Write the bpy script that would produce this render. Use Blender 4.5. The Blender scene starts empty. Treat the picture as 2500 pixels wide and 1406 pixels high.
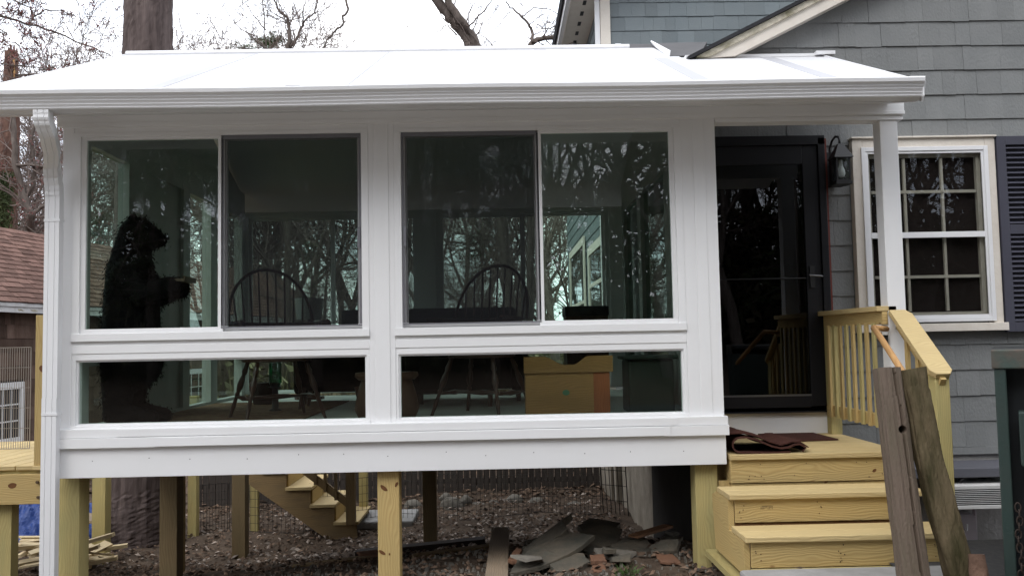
import bpy, bmesh, math, random
import numpy as np
from mathutils import Vector, Matrix
R = math.radians
scene = bpy.context.scene
COL = scene.collection

# ------------------------------------------------------------------ camera
CAMZ = 1.62
YAW, PITCH, ROLL, F = -0.016, 0.062, -0.0193, 2100.0
def _basis():
    cy, sy, cp, sp = math.cos(YAW), math.sin(YAW), math.cos(PITCH), math.sin(PITCH)
    f = Vector((-sy*cp, cy*cp, sp)); r = Vector((cy, sy, 0)); u = r.cross(f)
    cr, sr = math.cos(ROLL), math.sin(ROLL)
    return cr*r+sr*u, f, -sr*r+cr*u
_r, _f, _u = _basis()
def at(px, py, Y):
    """surveying helper: where the sight line of a point of the photo meets the plane y = Y"""
    d = _f + _r*((px-1250)/F) + _u*((703-py)/F)
    return Vector((0, 0, CAMZ)) + d*(Y/d.y)
cam = bpy.data.cameras.new('Camera'); cam.sensor_width = 36; cam.lens = 36*F/2500
cam.clip_start = 0.05; cam.clip_end = 1500
camo = bpy.data.objects.new('Camera', cam); COL.objects.link(camo)
camo.matrix_world = Matrix(((_r.x, _u.x, -_f.x, 0), (_r.y, _u.y, -_f.y, 0), (_r.z, _u.z, -_f.z, CAMZ), (0, 0, 0, 1)))
scene.camera = camo

# ------------------------------------------------------------------ world, sun, exposure
SUN_EL, SUN_AZ = 48, 215          # overcast; brightest part of the sky behind and left of the viewer
w = bpy.data.worlds.new('World'); scene.world = w; w.use_nodes = True
nt = w.node_tree; nt.nodes.clear()
out = nt.nodes.new('ShaderNodeOutputWorld'); bg = nt.nodes.new('ShaderNodeBackground')
sky = nt.nodes.new('ShaderNodeTexSky'); sky.sky_type = 'NISHITA'; sky.sun_disc = False
sky.sun_elevation = R(SUN_EL); sky.sun_rotation = R(SUN_AZ); sky.air_density = 1; sky.dust_density = 3
hsv = nt.nodes.new('ShaderNodeHueSaturation'); hsv.inputs['Saturation'].default_value = 0.12
tc = nt.nodes.new('ShaderNodeTexCoord'); no = nt.nodes.new('ShaderNodeTexNoise')
no.inputs['Scale'].default_value = 3.2; no.inputs['Detail'].default_value = 6; no.inputs['Roughness'].default_value = .55
mp = nt.nodes.new('ShaderNodeMapping'); mp.inputs['Scale'].default_value = (1, 1, 2.6)
rmp = nt.nodes.new('ShaderNodeValToRGB')
rmp.color_ramp.elements[0].position = .36; rmp.color_ramp.elements[0].color = (8.0, 8.8, 10.2, 1)
rmp.color_ramp.elements[1].position = .64; rmp.color_ramp.elements[1].color = (14.5, 14.6, 15.0, 1)
mx = nt.nodes.new('ShaderNodeMix'); mx.data_type = 'RGBA'; mx.inputs['Factor'].default_value = .85
nt.links.new(sky.outputs[0], hsv.inputs['Color'])
nt.links.new(tc.outputs['Generated'], mp.inputs[0]); nt.links.new(mp.outputs[0], no.inputs['Vector'])
nt.links.new(no.outputs[0], rmp.inputs[0])
nt.links.new(hsv.outputs[0], mx.inputs['A']); nt.links.new(rmp.outputs[0], mx.inputs['B'])
nt.links.new(mx.outputs['Result'], bg.inputs[0]); bg.inputs[1].default_value = .15
nt.links.new(bg.outputs[0], out.inputs[0])
sl = bpy.data.lights.new('sun', 'SUN'); sl.energy = .7; sl.angle = R(25); sl.color = (1, .97, .93)
so = bpy.data.objects.new('sun', sl); COL.objects.link(so)
so.rotation_euler = (R(90-SUN_EL), 0, R(180-SUN_AZ)); so.location = (0, -5, 20)
scene.view_settings.view_transform = 'Standard'; scene.view_settings.look = 'None'
scene.view_settings.exposure = 0.57; scene.view_settings.gamma = 1
scene.view_settings.use_curve_mapping = False
scene.cycles.max_bounces = 10; scene.cycles.transparent_max_bounces = 24
scene.cycles.diffuse_bounces = 4; scene.cycles.glossy_bounces = 4; scene.cycles.caustics_reflective = False

# ------------------------------------------------------------------ materials
MATS = {}
def mat(name, col, rough=.6, spec=.4, metal=0, noise=0, nscale=8, bump=0, bscale=40, col2=None, stretch=None, coord='Object', tone=0, coat=0):
    if name in MATS: return MATS[name]
    m = bpy.data.materials.new(name); m.use_nodes = True; t = m.node_tree; b = t.nodes['Principled BSDF']
    N, L = t.nodes.new, t.links.new
    b.inputs['Roughness'].default_value = rough; b.inputs['Specular IOR Level'].default_value = spec
    b.inputs['Metallic'].default_value = metal; b.inputs['Coat Weight'].default_value = coat
    tcn = N('ShaderNodeTexCoord'); mpn = N('ShaderNodeMapping'); L(tcn.outputs[coord], mpn.inputs[0])
    if stretch: mpn.inputs['Scale'].default_value = stretch
    c2 = col2 or tuple(c*.6 for c in col)
    n1 = N('ShaderNodeTexNoise'); n1.inputs['Scale'].default_value = nscale; n1.inputs['Detail'].default_value = 7
    n1.inputs['Roughness'].default_value = .62
    L(mpn.outputs[0], n1.inputs['Vector'])
    rp = N('ShaderNodeMapRange'); rp.inputs['From Min'].default_value = .32; rp.inputs['From Max'].default_value = .68
    rp.inputs['To Min'].default_value = 0; rp.inputs['To Max'].default_value = max(noise, .06)
    L(n1.outputs[0], rp.inputs[0])
    mxn = N('ShaderNodeMix'); mxn.data_type = 'RGBA'; mxn.inputs['A'].default_value = (*col, 1); mxn.inputs['B'].default_value = (*c2, 1)
    L(rp.outputs[0], mxn.inputs['Factor']); last = mxn.outputs['Result']
    if tone:
        a = N('ShaderNodeAttribute'); a.attribute_name = 'tone'
        mr = N('ShaderNodeMapRange'); mr.inputs['To Min'].default_value = 1-tone; mr.inputs['To Max'].default_value = 1+tone
        L(a.outputs['Fac'], mr.inputs[0])
        vm = N('ShaderNodeVectorMath'); vm.operation = 'SCALE'; L(last, vm.inputs[0]); L(mr.outputs[0], vm.inputs['Scale']); last = vm.outputs[0]
    L(last, b.inputs['Base Color'])
    if bump:
        n2 = N('ShaderNodeTexNoise'); n2.inputs['Scale'].default_value = bscale; n2.inputs['Detail'].default_value = 6
        L(mpn.outputs[0], n2.inputs['Vector'])
        bp = N('ShaderNodeBump'); bp.inputs['Strength'].default_value = bump; bp.inputs['Distance'].default_value = .02
        L(n2.outputs[0], bp.inputs['Height']); L(bp.outputs[0], b.inputs['Normal'])
    MATS[name] = m
    return m

def wood(name, c1, c2, knot=(.16, .07, .03), gscale=1.0, rough=.65, kn=1.0, green=None, tone=.1, ktop=.055):
    """boards: grain runs along the UV u axis (metres)"""
    if name in MATS: return MATS[name]
    m = bpy.data.materials.new(name); m.use_nodes = True; t = m.node_tree; b = t.nodes['Principled BSDF']
    N, L = t.nodes.new, t.links.new
    uv = N('ShaderNodeUVMap'); uv.uv_map = 'UVMap'
    # warp
    mw = N('ShaderNodeMapping'); mw.inputs['Scale'].default_value = (1.6, 5, 1); L(uv.outputs[0], mw.inputs[0])
    nw = N('ShaderNodeTexNoise'); nw.inputs['Scale'].default_value = 1.3; nw.inputs['Detail'].default_value = 2; L(mw.outputs[0], nw.inputs['Vector'])
    m1 = N('ShaderNodeMapping'); m1.inputs['Scale'].default_value = (1.2, 34*gscale, 1); L(uv.outputs[0], m1.inputs[0])
    ad = N('ShaderNodeVectorMath'); ad.operation = 'ADD'; L(m1.outputs[0], ad.inputs[0])
    sc = N('ShaderNodeVectorMath'); sc.operation = 'MULTIPLY'; L(nw.outputs['Color'], sc.inputs[0]); sc.inputs[1].default_value = (0, 5.5, 0)
    L(sc.outputs[0], ad.inputs[1])
    wv = N('ShaderNodeTexWave'); wv.wave_type = 'BANDS'; wv.bands_direction = 'Y'; wv.inputs['Scale'].default_value = .55
    wv.inputs['Distortion'].default_value = 1.5; wv.inputs['Detail'].default_value = 3; wv.inputs['Detail Scale'].default_value = 1.5
    L(ad.outputs[0], wv.inputs['Vector'])
    pw = N('ShaderNodeMath'); pw.operation = 'POWER'; L(wv.outputs['Fac'], pw.inputs[0]); pw.inputs[1].default_value = 1.6
    fl = N('ShaderNodeMath'); fl.operation = 'MULTIPLY'; fl.inputs[1].default_value = .42; L(pw.outputs[0], fl.inputs[0])
    mxn = N('ShaderNodeMix'); mxn.data_type = 'RGBA'; mxn.inputs['A'].default_value = (*c1, 1); mxn.inputs['B'].default_value = (*c2, 1)
    L(fl.outputs[0], mxn.inputs['Factor']); last = mxn.outputs['Result']
    # broad stain
    m3 = N('ShaderNodeMapping'); m3.inputs['Scale'].default_value = (1.3, 4, 1); L(uv.outputs[0], m3.inputs[0])
    n3 = N('ShaderNodeTexNoise'); n3.inputs['Scale'].default_value = 2.2; n3.inputs['Detail'].default_value = 4; L(m3.outputs[0], n3.inputs['Vector'])
    r3 = N('ShaderNodeMapRange'); r3.inputs['From Min'].default_value = .42; r3.inputs['From Max'].default_value = .7
    r3.inputs['To Max'].default_value = .45; L(n3.outputs[0], r3.inputs[0])
    mx3 = N('ShaderNodeMix'); mx3.data_type = 'RGBA'; L(last, mx3.inputs['A']); g = green or tuple(c*.7 for c in c2); mx3.inputs['B'].default_value = (*g, 1)
    L(r3.outputs[0], mx3.inputs['Factor']); last = mx3.outputs['Result']
    if kn:
        m2 = N('ShaderNodeMapping'); m2.inputs['Scale'].default_value = (1.6, 3.4, 1); L(uv.outputs[0], m2.inputs[0])
        vo = N('ShaderNodeTexVoronoi'); vo.inputs['Scale'].default_value = 1.35; L(m2.outputs[0], vo.inputs['Vector'])
        rk = N('ShaderNodeMapRange'); rk.inputs['From Min'].default_value = ktop*.5; rk.inputs['From Max'].default_value = ktop
        rk.inputs['To Min'].default_value = .85*kn; rk.inputs['To Max'].default_value = 0; L(vo.outputs['Distance'], rk.inputs[0])
        mk = N('ShaderNodeMix'); mk.data_type = 'RGBA'; L(last, mk.inputs['A']); mk.inputs['B'].default_value = (*knot, 1)
        L(rk.outputs[0], mk.inputs['Factor']); last = mk.outputs['Result']
    a = N('ShaderNodeAttribute'); a.attribute_name = 'tone'
    mr = N('ShaderNodeMapRange'); mr.inputs['To Min'].default_value = 1-tone; mr.inputs['To Max'].default_value = 1+tone; L(a.outputs['Fac'], mr.inputs[0])
    vm = N('ShaderNodeVectorMath'); vm.operation = 'SCALE'; L(last, vm.inputs[0]); L(mr.outputs[0], vm.inputs['Scale'])
    L(vm.outputs[0], b.inputs['Base Color'])
    b.inputs['Roughness'].default_value = rough; b.inputs['Specular IOR Level'].default_value = .25
    bp = N('ShaderNodeBump'); bp.inputs['Strength'].default_value = .25; bp.inputs['Distance'].default_value = .004
    L(wv.outputs['Fac'], bp.inputs['Height']); L(bp.outputs[0], b.inputs['Normal'])
    MATS[name] = m
    return m

def glass(name, tint, refl=.14, wav=.02, base=(.02, .02, .02), op=0.0):
    m = bpy.data.materials.new(name); m.use_nodes = True; t = m.node_tree; t.nodes.clear()
    N, L = t.nodes.new, t.links.new
    o = N('ShaderNodeOutputMaterial'); tr = N('ShaderNodeBsdfTransparent'); tr.inputs[0].default_value = (*tint, 1)
    gl = N('ShaderNodeBsdfGlossy'); gl.inputs['Roughness'].default_value = 0.0; gl.inputs['Color'].default_value = (.93, .96, 1, 1)
    fr = N('ShaderNodeFresnel'); fr.inputs[0].default_value = 1.5
    mr = N('ShaderNodeMapRange'); mr.inputs['From Min'].default_value = .04; mr.inputs['From Max'].default_value = 1
    mr.inputs['To Min'].default_value = refl; mr.inputs['To Max'].default_value = 1; L(fr.outputs[0], mr.inputs[0])
    mxs = N('ShaderNodeMixShader'); ge = N('ShaderNodeNewGeometry'); iv = N('ShaderNodeMath'); iv.operation = 'SUBTRACT'; iv.inputs[0].default_value = 1
    L(ge.outputs['Backfacing'], iv.inputs[1]); mu = N('ShaderNodeMath'); mu.operation = 'MULTIPLY'; L(mr.outputs[0], mu.inputs[0]); L(iv.outputs[0], mu.inputs[1]); L(mu.outputs[0], mxs.inputs[0])
    src = tr.outputs[0]
    if op:
        df = N('ShaderNodeBsdfDiffuse'); df.inputs[0].default_value = (*base, 1)
        m2 = N('ShaderNodeMixShader'); m2.inputs[0].default_value = op; L(tr.outputs[0], m2.inputs[1]); L(df.outputs[0], m2.inputs[2]); src = m2.outputs[0]
    L(src, mxs.inputs[1]); L(gl.outputs[0], mxs.inputs[2])
    if wav:
        tcn = N('ShaderNodeTexCoord'); n2 = N('ShaderNodeTexNoise'); n2.inputs['Scale'].default_value = 2.2; n2.inputs['Detail'].default_value = 1.5
        L(tcn.outputs['Object'], n2.inputs['Vector'])
        bp = N('ShaderNodeBump'); bp.inputs['Strength'].default_value = wav; bp.inputs['Distance'].default_value = .3
        L(n2.outputs[0], bp.inputs['Height']); L(bp.outputs[0], gl.inputs['Normal'])
    L(mxs.outputs[0], o.inputs[0]); MATS[name] = m
    return m

def screen_mat(name, col, op):
    m = bpy.data.materials.new(name); m.use_nodes = True; t = m.node_tree; t.nodes.clear()
    N, L = t.nodes.new, t.links.new
    o = N('ShaderNodeOutputMaterial'); tr = N('ShaderNodeBsdfTransparent'); df = N('ShaderNodeBsdfDiffuse'); df.inputs[0].default_value = (*col, 1)
    x = N('ShaderNodeMixShader'); x.inputs[0].default_value = op; L(tr.outputs[0], x.inputs[1]); L(df.outputs[0], x.inputs[2]); L(x.outputs[0], o.inputs[0])
    return m

WHITE = mat('white_vinyl', (.77, .77, .775), .38, .4, noise=.3, nscale=1.6, col2=(.69, .685, .67))
WHITE2 = mat('white_aluminium', (.72, .72, .73), .4, .45, noise=.15, nscale=2.0, col2=(.64, .64, .64))
ROOFW = mat('roof_panel', (.62, .62, .63), .45, .4, noise=.35, nscale=.9, col2=(.55, .56, .58))
SEAM = mat('roof_seam', (.40, .40, .42), .5, .4)
TRIMC = mat('weathered_cream_trim', (.68, .63, .56), .6, .3, noise=.5, nscale=5, col2=(.55, .49, .42), bump=.15)
TRIMD = mat('mildewed_trim', (.62, .57, .47), .7, .2, noise=1, nscale=9, col2=(.22, .2, .13), bump=.2, stretch=(1, 1, 1))
PINE = wood('yellow_pine', (.50, .365, .155), (.34, .215, .08), green=(.41, .31, .135))
PINEG = wood('greenish_pine', (.46, .38, .165), (.33, .255, .10), green=(.32, .30, .14), kn=.9)
PINEP = wood('pale_pine', (.54, .415, .205), (.41, .295, .13), green=(.45, .34, .17))
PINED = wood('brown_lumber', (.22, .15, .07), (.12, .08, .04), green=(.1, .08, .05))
PLANK = wood('grey_brown_plank', (.30, .23, .16), (.18, .13, .09), green=(.2, .17, .13), kn=.4)
OLDW = wood('weathered_grey_wood', (.135, .10, .075), (.045, .032, .024), green=(.075, .068, .04), kn=0, gscale=1.6)
SHADEP = wood('shaded_post_pine', (.20, .145, .075), (.12, .08, .04), green=(.12, .10, .05))  # post pine darkened: shade under the sunroom put into the colour
LOGW = mat('mossy_log', (.15, .115, .07), .9, .1, noise=1, nscale=11, col2=(.035, .032, .014), bump=1.0, bscale=30, stretch=(1, 1, .25))
RAILW = wood('oiled_handrail', (.50, .29, .12), (.36, .18, .07), kn=0)
SHING = mat('grey_painted_shingle', (.175, .181, .180), .75, .2, noise=.7, nscale=3.0, col2=(.222, .226, .222), bump=.3, bscale=60, tone=.06, stretch=(1, 1, .6))
SHINGF = mat('blue_grey_shingle', (.155, .18, .19), .75, .2, noise=.5, nscale=2.0, col2=(.19, .21, .215), bump=.2, bscale=50, tone=.10)
GARSH = mat('dark_brown_shingle', (.09, .058, .045), .85, .1, noise=.8, nscale=5, col2=(.15, .105, .085), bump=.4, bscale=40, tone=.35, stretch=(1, 1, .4))
GARRF = mat('red_brown_roof_shingle', (.165, .10, .082), .9, .1, noise=.6, nscale=14, col2=(.115, .068, .055), bump=.4, bscale=90, tone=.3)
BLACKP = mat('black_door_paint', (.006, .006, .008), .45, .3)
BLACKM = mat('black_metal', (.012, .012, .013), .5, .4)
SHUT = mat('slate_blue_shutter', (.055, .055, .075), .6, .3, noise=.3, nscale=4)
MAHOG = mat('red_brown_edge', (.14, .03, .02), .6, .3)
CONC = mat('concrete', (.33, .32, .31), .9, .15, noise=.7, nscale=5, col2=(.22, .215, .2), bump=.35, bscale=30)
CONCD = mat('old_foundation', (.36, .32, .26), .9, .15, noise=.9, nscale=3, col2=(.2, .17, .13), bump=.3, bscale=18)
MEMB = mat('grey_roof_membrane', (.085, .082, .085), .7, .2, noise=.6, nscale=3, col2=(.06, .06, .06), bump=.15)
ASPH = mat('asphalt', (.055, .055, .058), .85, .2, noise=.8, nscale=30, col2=(.09, .085, .08), bump=.6, bscale=160)
BARKP = mat('pine_bark', (.135, .105, .098), .95, .1, noise=1, nscale=5, col2=(.055, .042, .040), bump=.45, bscale=15, stretch=(3.2, 3.2, .3))
BARKG = mat('grey_bark', (.15, .125, .11), .95, .1, noise=1, nscale=6, col2=(.075, .06, .052), bump=.7, bscale=14, stretch=(1.5, 1.5, .4))
BARKR = mat('red_brown_bark', (.17, .10, .075), .95, .1, noise=1, nscale=5, col2=(.07, .04, .035), bump=.9, bscale=10, stretch=(1.5, 1.5, .4))
TWIG = mat('twigs', (.17, .135, .12), .9, .1, noise=.5)
BUD = mat('red_buds', (.22, .075, .075), .8, .2, noise=.8, nscale=3, col2=(.13, .05, .04))
NEED = mat('evergreen_needles', (.035, .06, .022), .8, .2, noise=.9, nscale=.9, col2=(.07, .085, .035), tone=.4)
TARP = mat('blue_tarp', (.015, .045, .19), .5, .4, noise=.4, nscale=6, col2=(.02, .05, .2), bump=.5, bscale=18)
SLATE = mat('slate', (.070, .068, .056), .85, .2, noise=1, nscale=5, col2=(.145, .12, .09), bump=.5, bscale=30)
STONE = mat('boulder_stone', (.20, .18, .15), .9, .15, noise=1, nscale=4, col2=(.11, .10, .085), bump=.6, bscale=14)
BRICK = mat('broken_brick', (.19, .10, .06), .9, .1, noise=.8, nscale=8, col2=(.15, .085, .06), bump=.4, bscale=30)
LEAF = mat('dead_leaves', (.10, .066, .046), .9, .15, tone=.75, noise=.6, col2=(.17, .12, .085))
LEAFL = mat('pale_dry_leaves', (.34, .29, .25), .9, .15, tone=.5, noise=.5, col2=(.2, .15, .11))
WIRE = mat('dark_wire', (.022, .018, .015), .5, .5, metal=.3)
GALV = mat('galvanised_wire', (.30, .27, .24), .5, .5, metal=.4)
FUR = mat('black_fur', (.006, .005, .006), .95, .08)
CHAIR = mat('dark_walnut', (.05, .018, .012), .35, .5, noise=.4, nscale=10)
SOFA = mat('dark_upholstery', (.012, .012, .012), .9, .1, noise=.4, nscale=10)
CHEST = wood('orange_pine_chest', (.38, .20, .075), (.27, .13, .05), green=(.29, .16, .06), kn=.9)
GREENP = mat('dark_green_plastic', (.007, .018, .012), .5, .4, noise=.3)
DUMP = mat('dark_green_steel', (.016, .036, .031), .55, .4, noise=.9, nscale=3.5, col2=(.025, .035, .03), bump=.1)
DUMPR = mat('rusty_green_steel', (.05, .07, .06), .7, .3, noise=1, nscale=6, col2=(.11, .07, .055), bump=.15)
RUG = mat('patterned_rug', (.12, .05, .035), .95, .1, noise=1, nscale=14, col2=(.22, .15, .09))
MATC = mat('brown_mat', (.075, .030, .022), .9, .12, noise=.7, nscale=30, col2=(.045, .02, .016), bump=.5, bscale=120)
FLOORM = mat('pale_floor', (.62, .63, .60), .5, .3, noise=.4, nscale=2, col2=(.33, .33, .31))
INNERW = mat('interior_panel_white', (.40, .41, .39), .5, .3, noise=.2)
ACW = mat('off_white_plastic', (.58, .57, .55), .5, .4, noise=.5, nscale=5, col2=(.42, .41, .39))
ACD = mat('ac_grille_dark', (.02, .02, .02), .6, .3)
PAPER = mat('pale_tag', (.6, .6, .55), .7, .2)
BLUEG = mat('box_grey', (.40, .36, .38), .6, .3, noise=.5, nscale=5, col2=(.3, .27, .3))
GLASSM = glass('tinted_glass', (.85, .905, .87), .070, .0018)
GLASSB = glass('clear_glass', (.80, .88, .84), .04, 0)
GLASSD = glass('storm_door_glass', (.28, .28, .28), .048, .002)
GLASSH = glass('old_window_glass', (.82, .82, .80), .04, .005)
GLASSL = glass('lantern_glass', (.85, .87, .87), .12, .05)
SCREENM = screen_mat('insect_screen', (.018, .018, .02), .38)
GREENGL = glass('green_jar_glass', (.10, .42, .28), .1, 0)
BULB = mat('frosted_bulb', (.8, .8, .78), .3, .5)
CERAM = mat('grey_ceramic', (.45, .47, .46), .5, .4)

# ------------------------------------------------------------------ mesh builder
class MB:
    def __init__(s):
        s.v = []; s.f = []; s.uv = []; s.t = []
    def quadify(s, vs, fs, tone=None, uvs=None):
        b = len(s.v); s.v.extend(vs); tn = random.random() if tone is None else tone
        for i, f in enumerate(fs):
            s.f.append(tuple(b+k for k in f)); s.t.append(tn)
            s.uv.append(uvs[i] if uvs else [(vs[k][0]+vs[k][1], vs[k][2]) for k in f])
    def box(s, c, size, rot=None, tone=None, taper=None, axis=None):
        """centre, full sizes, rotation Matrix; u of the UV runs along the longest side"""
        hx, hy, hz = size[0]/2, size[1]/2, size[2]/2
        P = [(-hx, -hy, -hz), (hx, -hy, -hz), (hx, hy, -hz), (-hx, hy, -hz), (-hx, -hy, hz), (hx, -hy, hz), (hx, hy, hz), (-hx, hy, hz)]
        if taper: P = [(x*(taper if z > 0 else 1), y*(taper if z > 0 else 1), z) for x, y, z in P]
        Fs = [(0, 3, 2, 1), (4, 5, 6, 7), (0, 1, 5, 4), (1, 2, 6, 5), (2, 3, 7, 6), (3, 0, 4, 7)]
        ax = max(range(3), key=lambda i: size[i]) if axis is None else axis
        ou, ov = random.uniform(0, 40), random.uniform(0, 40); uvs = []
        for f in Fs:
            pts = [P[k] for k in f]
            sp = [max(p[i] for p in pts)-min(p[i] for p in pts) for i in range(3)]
            flat = min(range(3), key=lambda i: sp[i]); oth = [i for i in range(3) if i != flat]
            if ax in oth: ua = ax; va = [i for i in oth if i != ax][0]
            else: ua, va = oth
            uvs.append([(ou+p[ua]*(1 if ax in oth else .3), ov+p[va]+(flat*.37)) for p in pts])
        C = Vector(c)
        if rot is not None: vs = [tuple(C+rot @ Vector(p)) for p in P]
        else: vs = [(C.x+p[0], C.y+p[1], C.z+p[2]) for p in P]
        s.quadify(vs, Fs, tone, uvs)
    def bx(s, x0, x1, y0, y1, z0, z1, tone=None, axis=None):
        s.box(((x0+x1)/2, (y0+y1)/2, (z0+z1)/2), (x1-x0, y1-y0, z1-z0), None, tone, None, axis)
    def bar(s, a, b, w, h, up=(0, 0, 1), tone=None):
        a, b = Vector(a), Vector(b); d = b-a; L = d.length; d.normalize(); u = Vector(up)
        sd = u.cross(d)
        if sd.length < 1e-4: sd = Vector((1, 0, 0)).cross(d)
        sd.normalize(); u = d.cross(sd)
        M = Matrix((d, sd, u)).transposed()
        s.box((a+b)/2, (L, w, h), M, tone)
    def tube(s, pts, rad, n=8, cap=True, tone=None, wob=0):
        pts = [Vector(p) for p in pts]; m = len(pts)
        if not hasattr(rad, '__len__'): rad = [rad]*m
        base = len(s.v); tn = random.random() if tone is None else tone
        prev = None; L = 0
        us = []
        for i, p in enumerate(pts):
            d = (pts[min(i+1, m-1)]-pts[max(i-1, 0)])
            if d.length < 1e-9: d = Vector((0, 0, 1))
            d.normalize()
            if prev is None:
                prev = d.orthogonal().normalized()
            prev = (prev-d*prev.dot(d))
            if prev.length < 1e-6: prev = d.orthogonal()
            prev.normalize(); q = d.cross(prev)
            if i: L += (p-pts[i-1]).length
            us.append(L)
            for k in range(n):
                a = 2*math.pi*k/n; r = rad[i]*(1+(random.uniform(-wob, wob) if wob else 0))
                v = p+prev*(math.cos(a)*r)+q*(math.sin(a)*r); s.v.append((v.x, v.y, v.z))
        circ = 2*math.pi*max(rad)
        for i in range(m-1):
            for k in range(n):
                k2 = (k+1) % n
                s.f.append((base+i*n+k, base+i*n+k2, base+(i+1)*n+k2, base+(i+1)*n+k)); s.t.append(tn)
                a, b = circ*k/n, circ*(k+1)/n
                s.uv.append([(us[i], a), (us[i], b), (us[i+1], b), (us[i+1], a)])
        if cap:
            s.f.append(tuple(base+k for k in reversed(range(n)))); s.t.append(tn); s.uv.append([(0, .1*k) for k in range(n)])
            s.f.append(tuple(base+(m-1)*n+k for k in range(n))); s.t.append(tn); s.uv.append([(0, .1*k) for k in range(n)])
    def poly(s, pts, th, nrm=None, tone=None):
        """flat polygon (3-D points, in order) given a thickness"""
        P = [Vector(p) for p in pts]
        n = Vector(nrm) if nrm is not None else (P[1]-P[0]).cross(P[2]-P[1]).normalized()
        k = len(P); vs = [tuple(p) for p in P]+[tuple(p-n*th) for p in P]
        fs = [tuple(range(k)), tuple(range(2*k-1, k-1, -1))]+[(i, i+k, (i+1) % k+k, (i+1) % k) for i in range(k)]
        o = random.uniform(0, 30)
        e1 = (P[1]-P[0]).normalized(); e2 = n.cross(e1)
        uvs = [[(o+Vector(vs[q]).dot(e1), Vector(vs[q]).dot(e2)) for q in f] for f in fs[:2]]
        uvs += [[(o+Vector(vs[q]).dot(e1), Vector(vs[q]).dot(e2)+Vector(vs[q]).dot(n)) for q in f] for f in fs[2:]]
        s.quadify(vs, fs, tone, uvs)
    def build(s, name, m, parent=None, smooth=False, bevel=0, loc=None, rotz=0):
        off = Vector((0, 0, 0)); q = parent
        while q is not None: off += q.location; q = q.parent
        if parent is None and loc is None and s.v:
            a = np.array(s.v); loc = Vector((float(a[:, 0].mean()), float(a[:, 1].mean()), float(a[:, 2].min()))); off = loc.copy()
        me = bpy.data.meshes.new(name)
        me.from_pydata((np.array(s.v)-np.array(off)).tolist(), [], s.f); me.update()
        ul = me.uv_layers.new(name='UVMap'); flat = [c for u in s.uv for q in u for c in q]
        ul.data.foreach_set('uv', flat)
        at_ = me.attributes.new('tone', 'FLOAT', 'FACE'); at_.data.foreach_set('value', s.t)
        me.materials.append(m)
        if smooth: me.polygons.foreach_set('use_smooth', [True]*len(me.polygons))
        o = bpy.data.objects.new(name, me); COL.objects.link(o)
        if parent: o.parent = parent
        if loc: o.location = loc
        if rotz: o.rotation_euler.z = rotz
        if bevel:
            b = o.modifiers.new('bevel', 'BEVEL'); b.width = bevel; b.segments = 2; b.limit_method = 'ANGLE'; b.angle_limit = R(35)
        return o
def thing(name, label, cat, loc=(0, 0, 0), rotz=0, group=None):
    o = bpy.data.objects.new(name, None); COL.objects.link(o); o.location = loc; o.rotation_euler.z = rotz
    o.empty_display_size = .2
    return tag(o, label, cat, group)
def tag(o, label, cat, group=None):
    o['label'] = label; o['category'] = cat; o['kind'] = 'thing'
    if group: o['group'] = group
    return o
def struct(o):
    o['kind'] = 'structure'; return o
def stuff(o, label, cat):
    tag(o, label, cat); o['kind'] = 'stuff'; return o
def dup(root, loc, rotz=0, scale=None, label=None, group=None):
    r = root.copy(); COL.objects.link(r); r.location = loc; r.rotation_euler.z = rotz
    if scale: r.scale = scale if hasattr(scale, '__len__') else (scale,)*3
    if label: r['label'] = label
    if group: r['group'] = group
    for ch in root.children:
        c = ch.copy(); COL.objects.link(c); c.parent = r
        for g in ch.children:
            d = g.copy(); COL.objects.link(d); d.parent = c
    return r

# ------------------------------------------------------------------ ground
def smooth(a, b, x):
    t = min(1, max(0, (x-a)/(b-a))); return t*t*(3-2*t)
def g(x, y):
    front = -.20+.24*smooth(-3.6, 1.0, x)
    back = -.80+.16*smooth(-3.5, 1.0, x)
    z = front+(back-front)*smooth(6.0, 10.4, y)
    k = smooth(1.35, 1.75, x)
    k *= 1-smooth(7.0, 8.2, y)
    z = z*(1-k)+k*(.22+(-.12-.22)*smooth(5.6, 6.8, y))
    if y < 5.6:
        z += (.18-z)*smooth(5.6, 4.6, y)*(.4 if x < 1.4 else 1)
    if y > 22: z += 3.5*smooth(24, 90, y)
    if y < -8: z += 5.0*smooth(-8, -60, y)
    return z
def make_ground():
    rng = np.random.default_rng(3)
    def axis(lo, hi, a, b, n):
        far1 = a-np.geomspace(.15, a-lo, 34)[::-1]; far2 = b+np.geomspace(.15, hi-b, 34)
        return np.concatenate([far1, np.linspace(a, b, n), far2])
    xs = axis(-220, 220, -8, 5, 210); ys = axis(-200, 260, 4, 14, 170)
    nx, ny = len(xs), len(ys)
    v = []
    for y in ys:
        for x in xs:
            z = g(x, y)
            if 3.5 < y < 15 and -9 < x < 6:
                z += .028*math.sin(x*3.1+y*1.7)*math.sin(y*4.3-x)+.014*math.sin(x*9+y*5)*math.sin(y*11+2*x)+rng.normal()*.006
            elif y > 20 or y < -8: z += .35*math.sin(x*.21+y*.13)*math.sin(y*.17)
            v.append((float(x), float(y), float(z)))
    f = [(j*nx+i, j*nx+i+1, (j+1)*nx+i+1, (j+1)*nx+i) for j in range(ny-1) for i in range(nx-1)]
    me = bpy.data.meshes.new('ground'); me.from_pydata(v, [], f); me.update()
    me.polygons.foreach_set('use_smooth', [True]*len(f))
    m = mat('dirt_ground', (.115, .085, .062), .95, .1, noise=1, nscale=3.5, col2=(.055, .040, .030), bump=.9, bscale=26)
    me.materials.append(m); o = bpy.data.objects.new('ground', me); COL.objects.link(o); struct(o)
make_ground()

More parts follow.
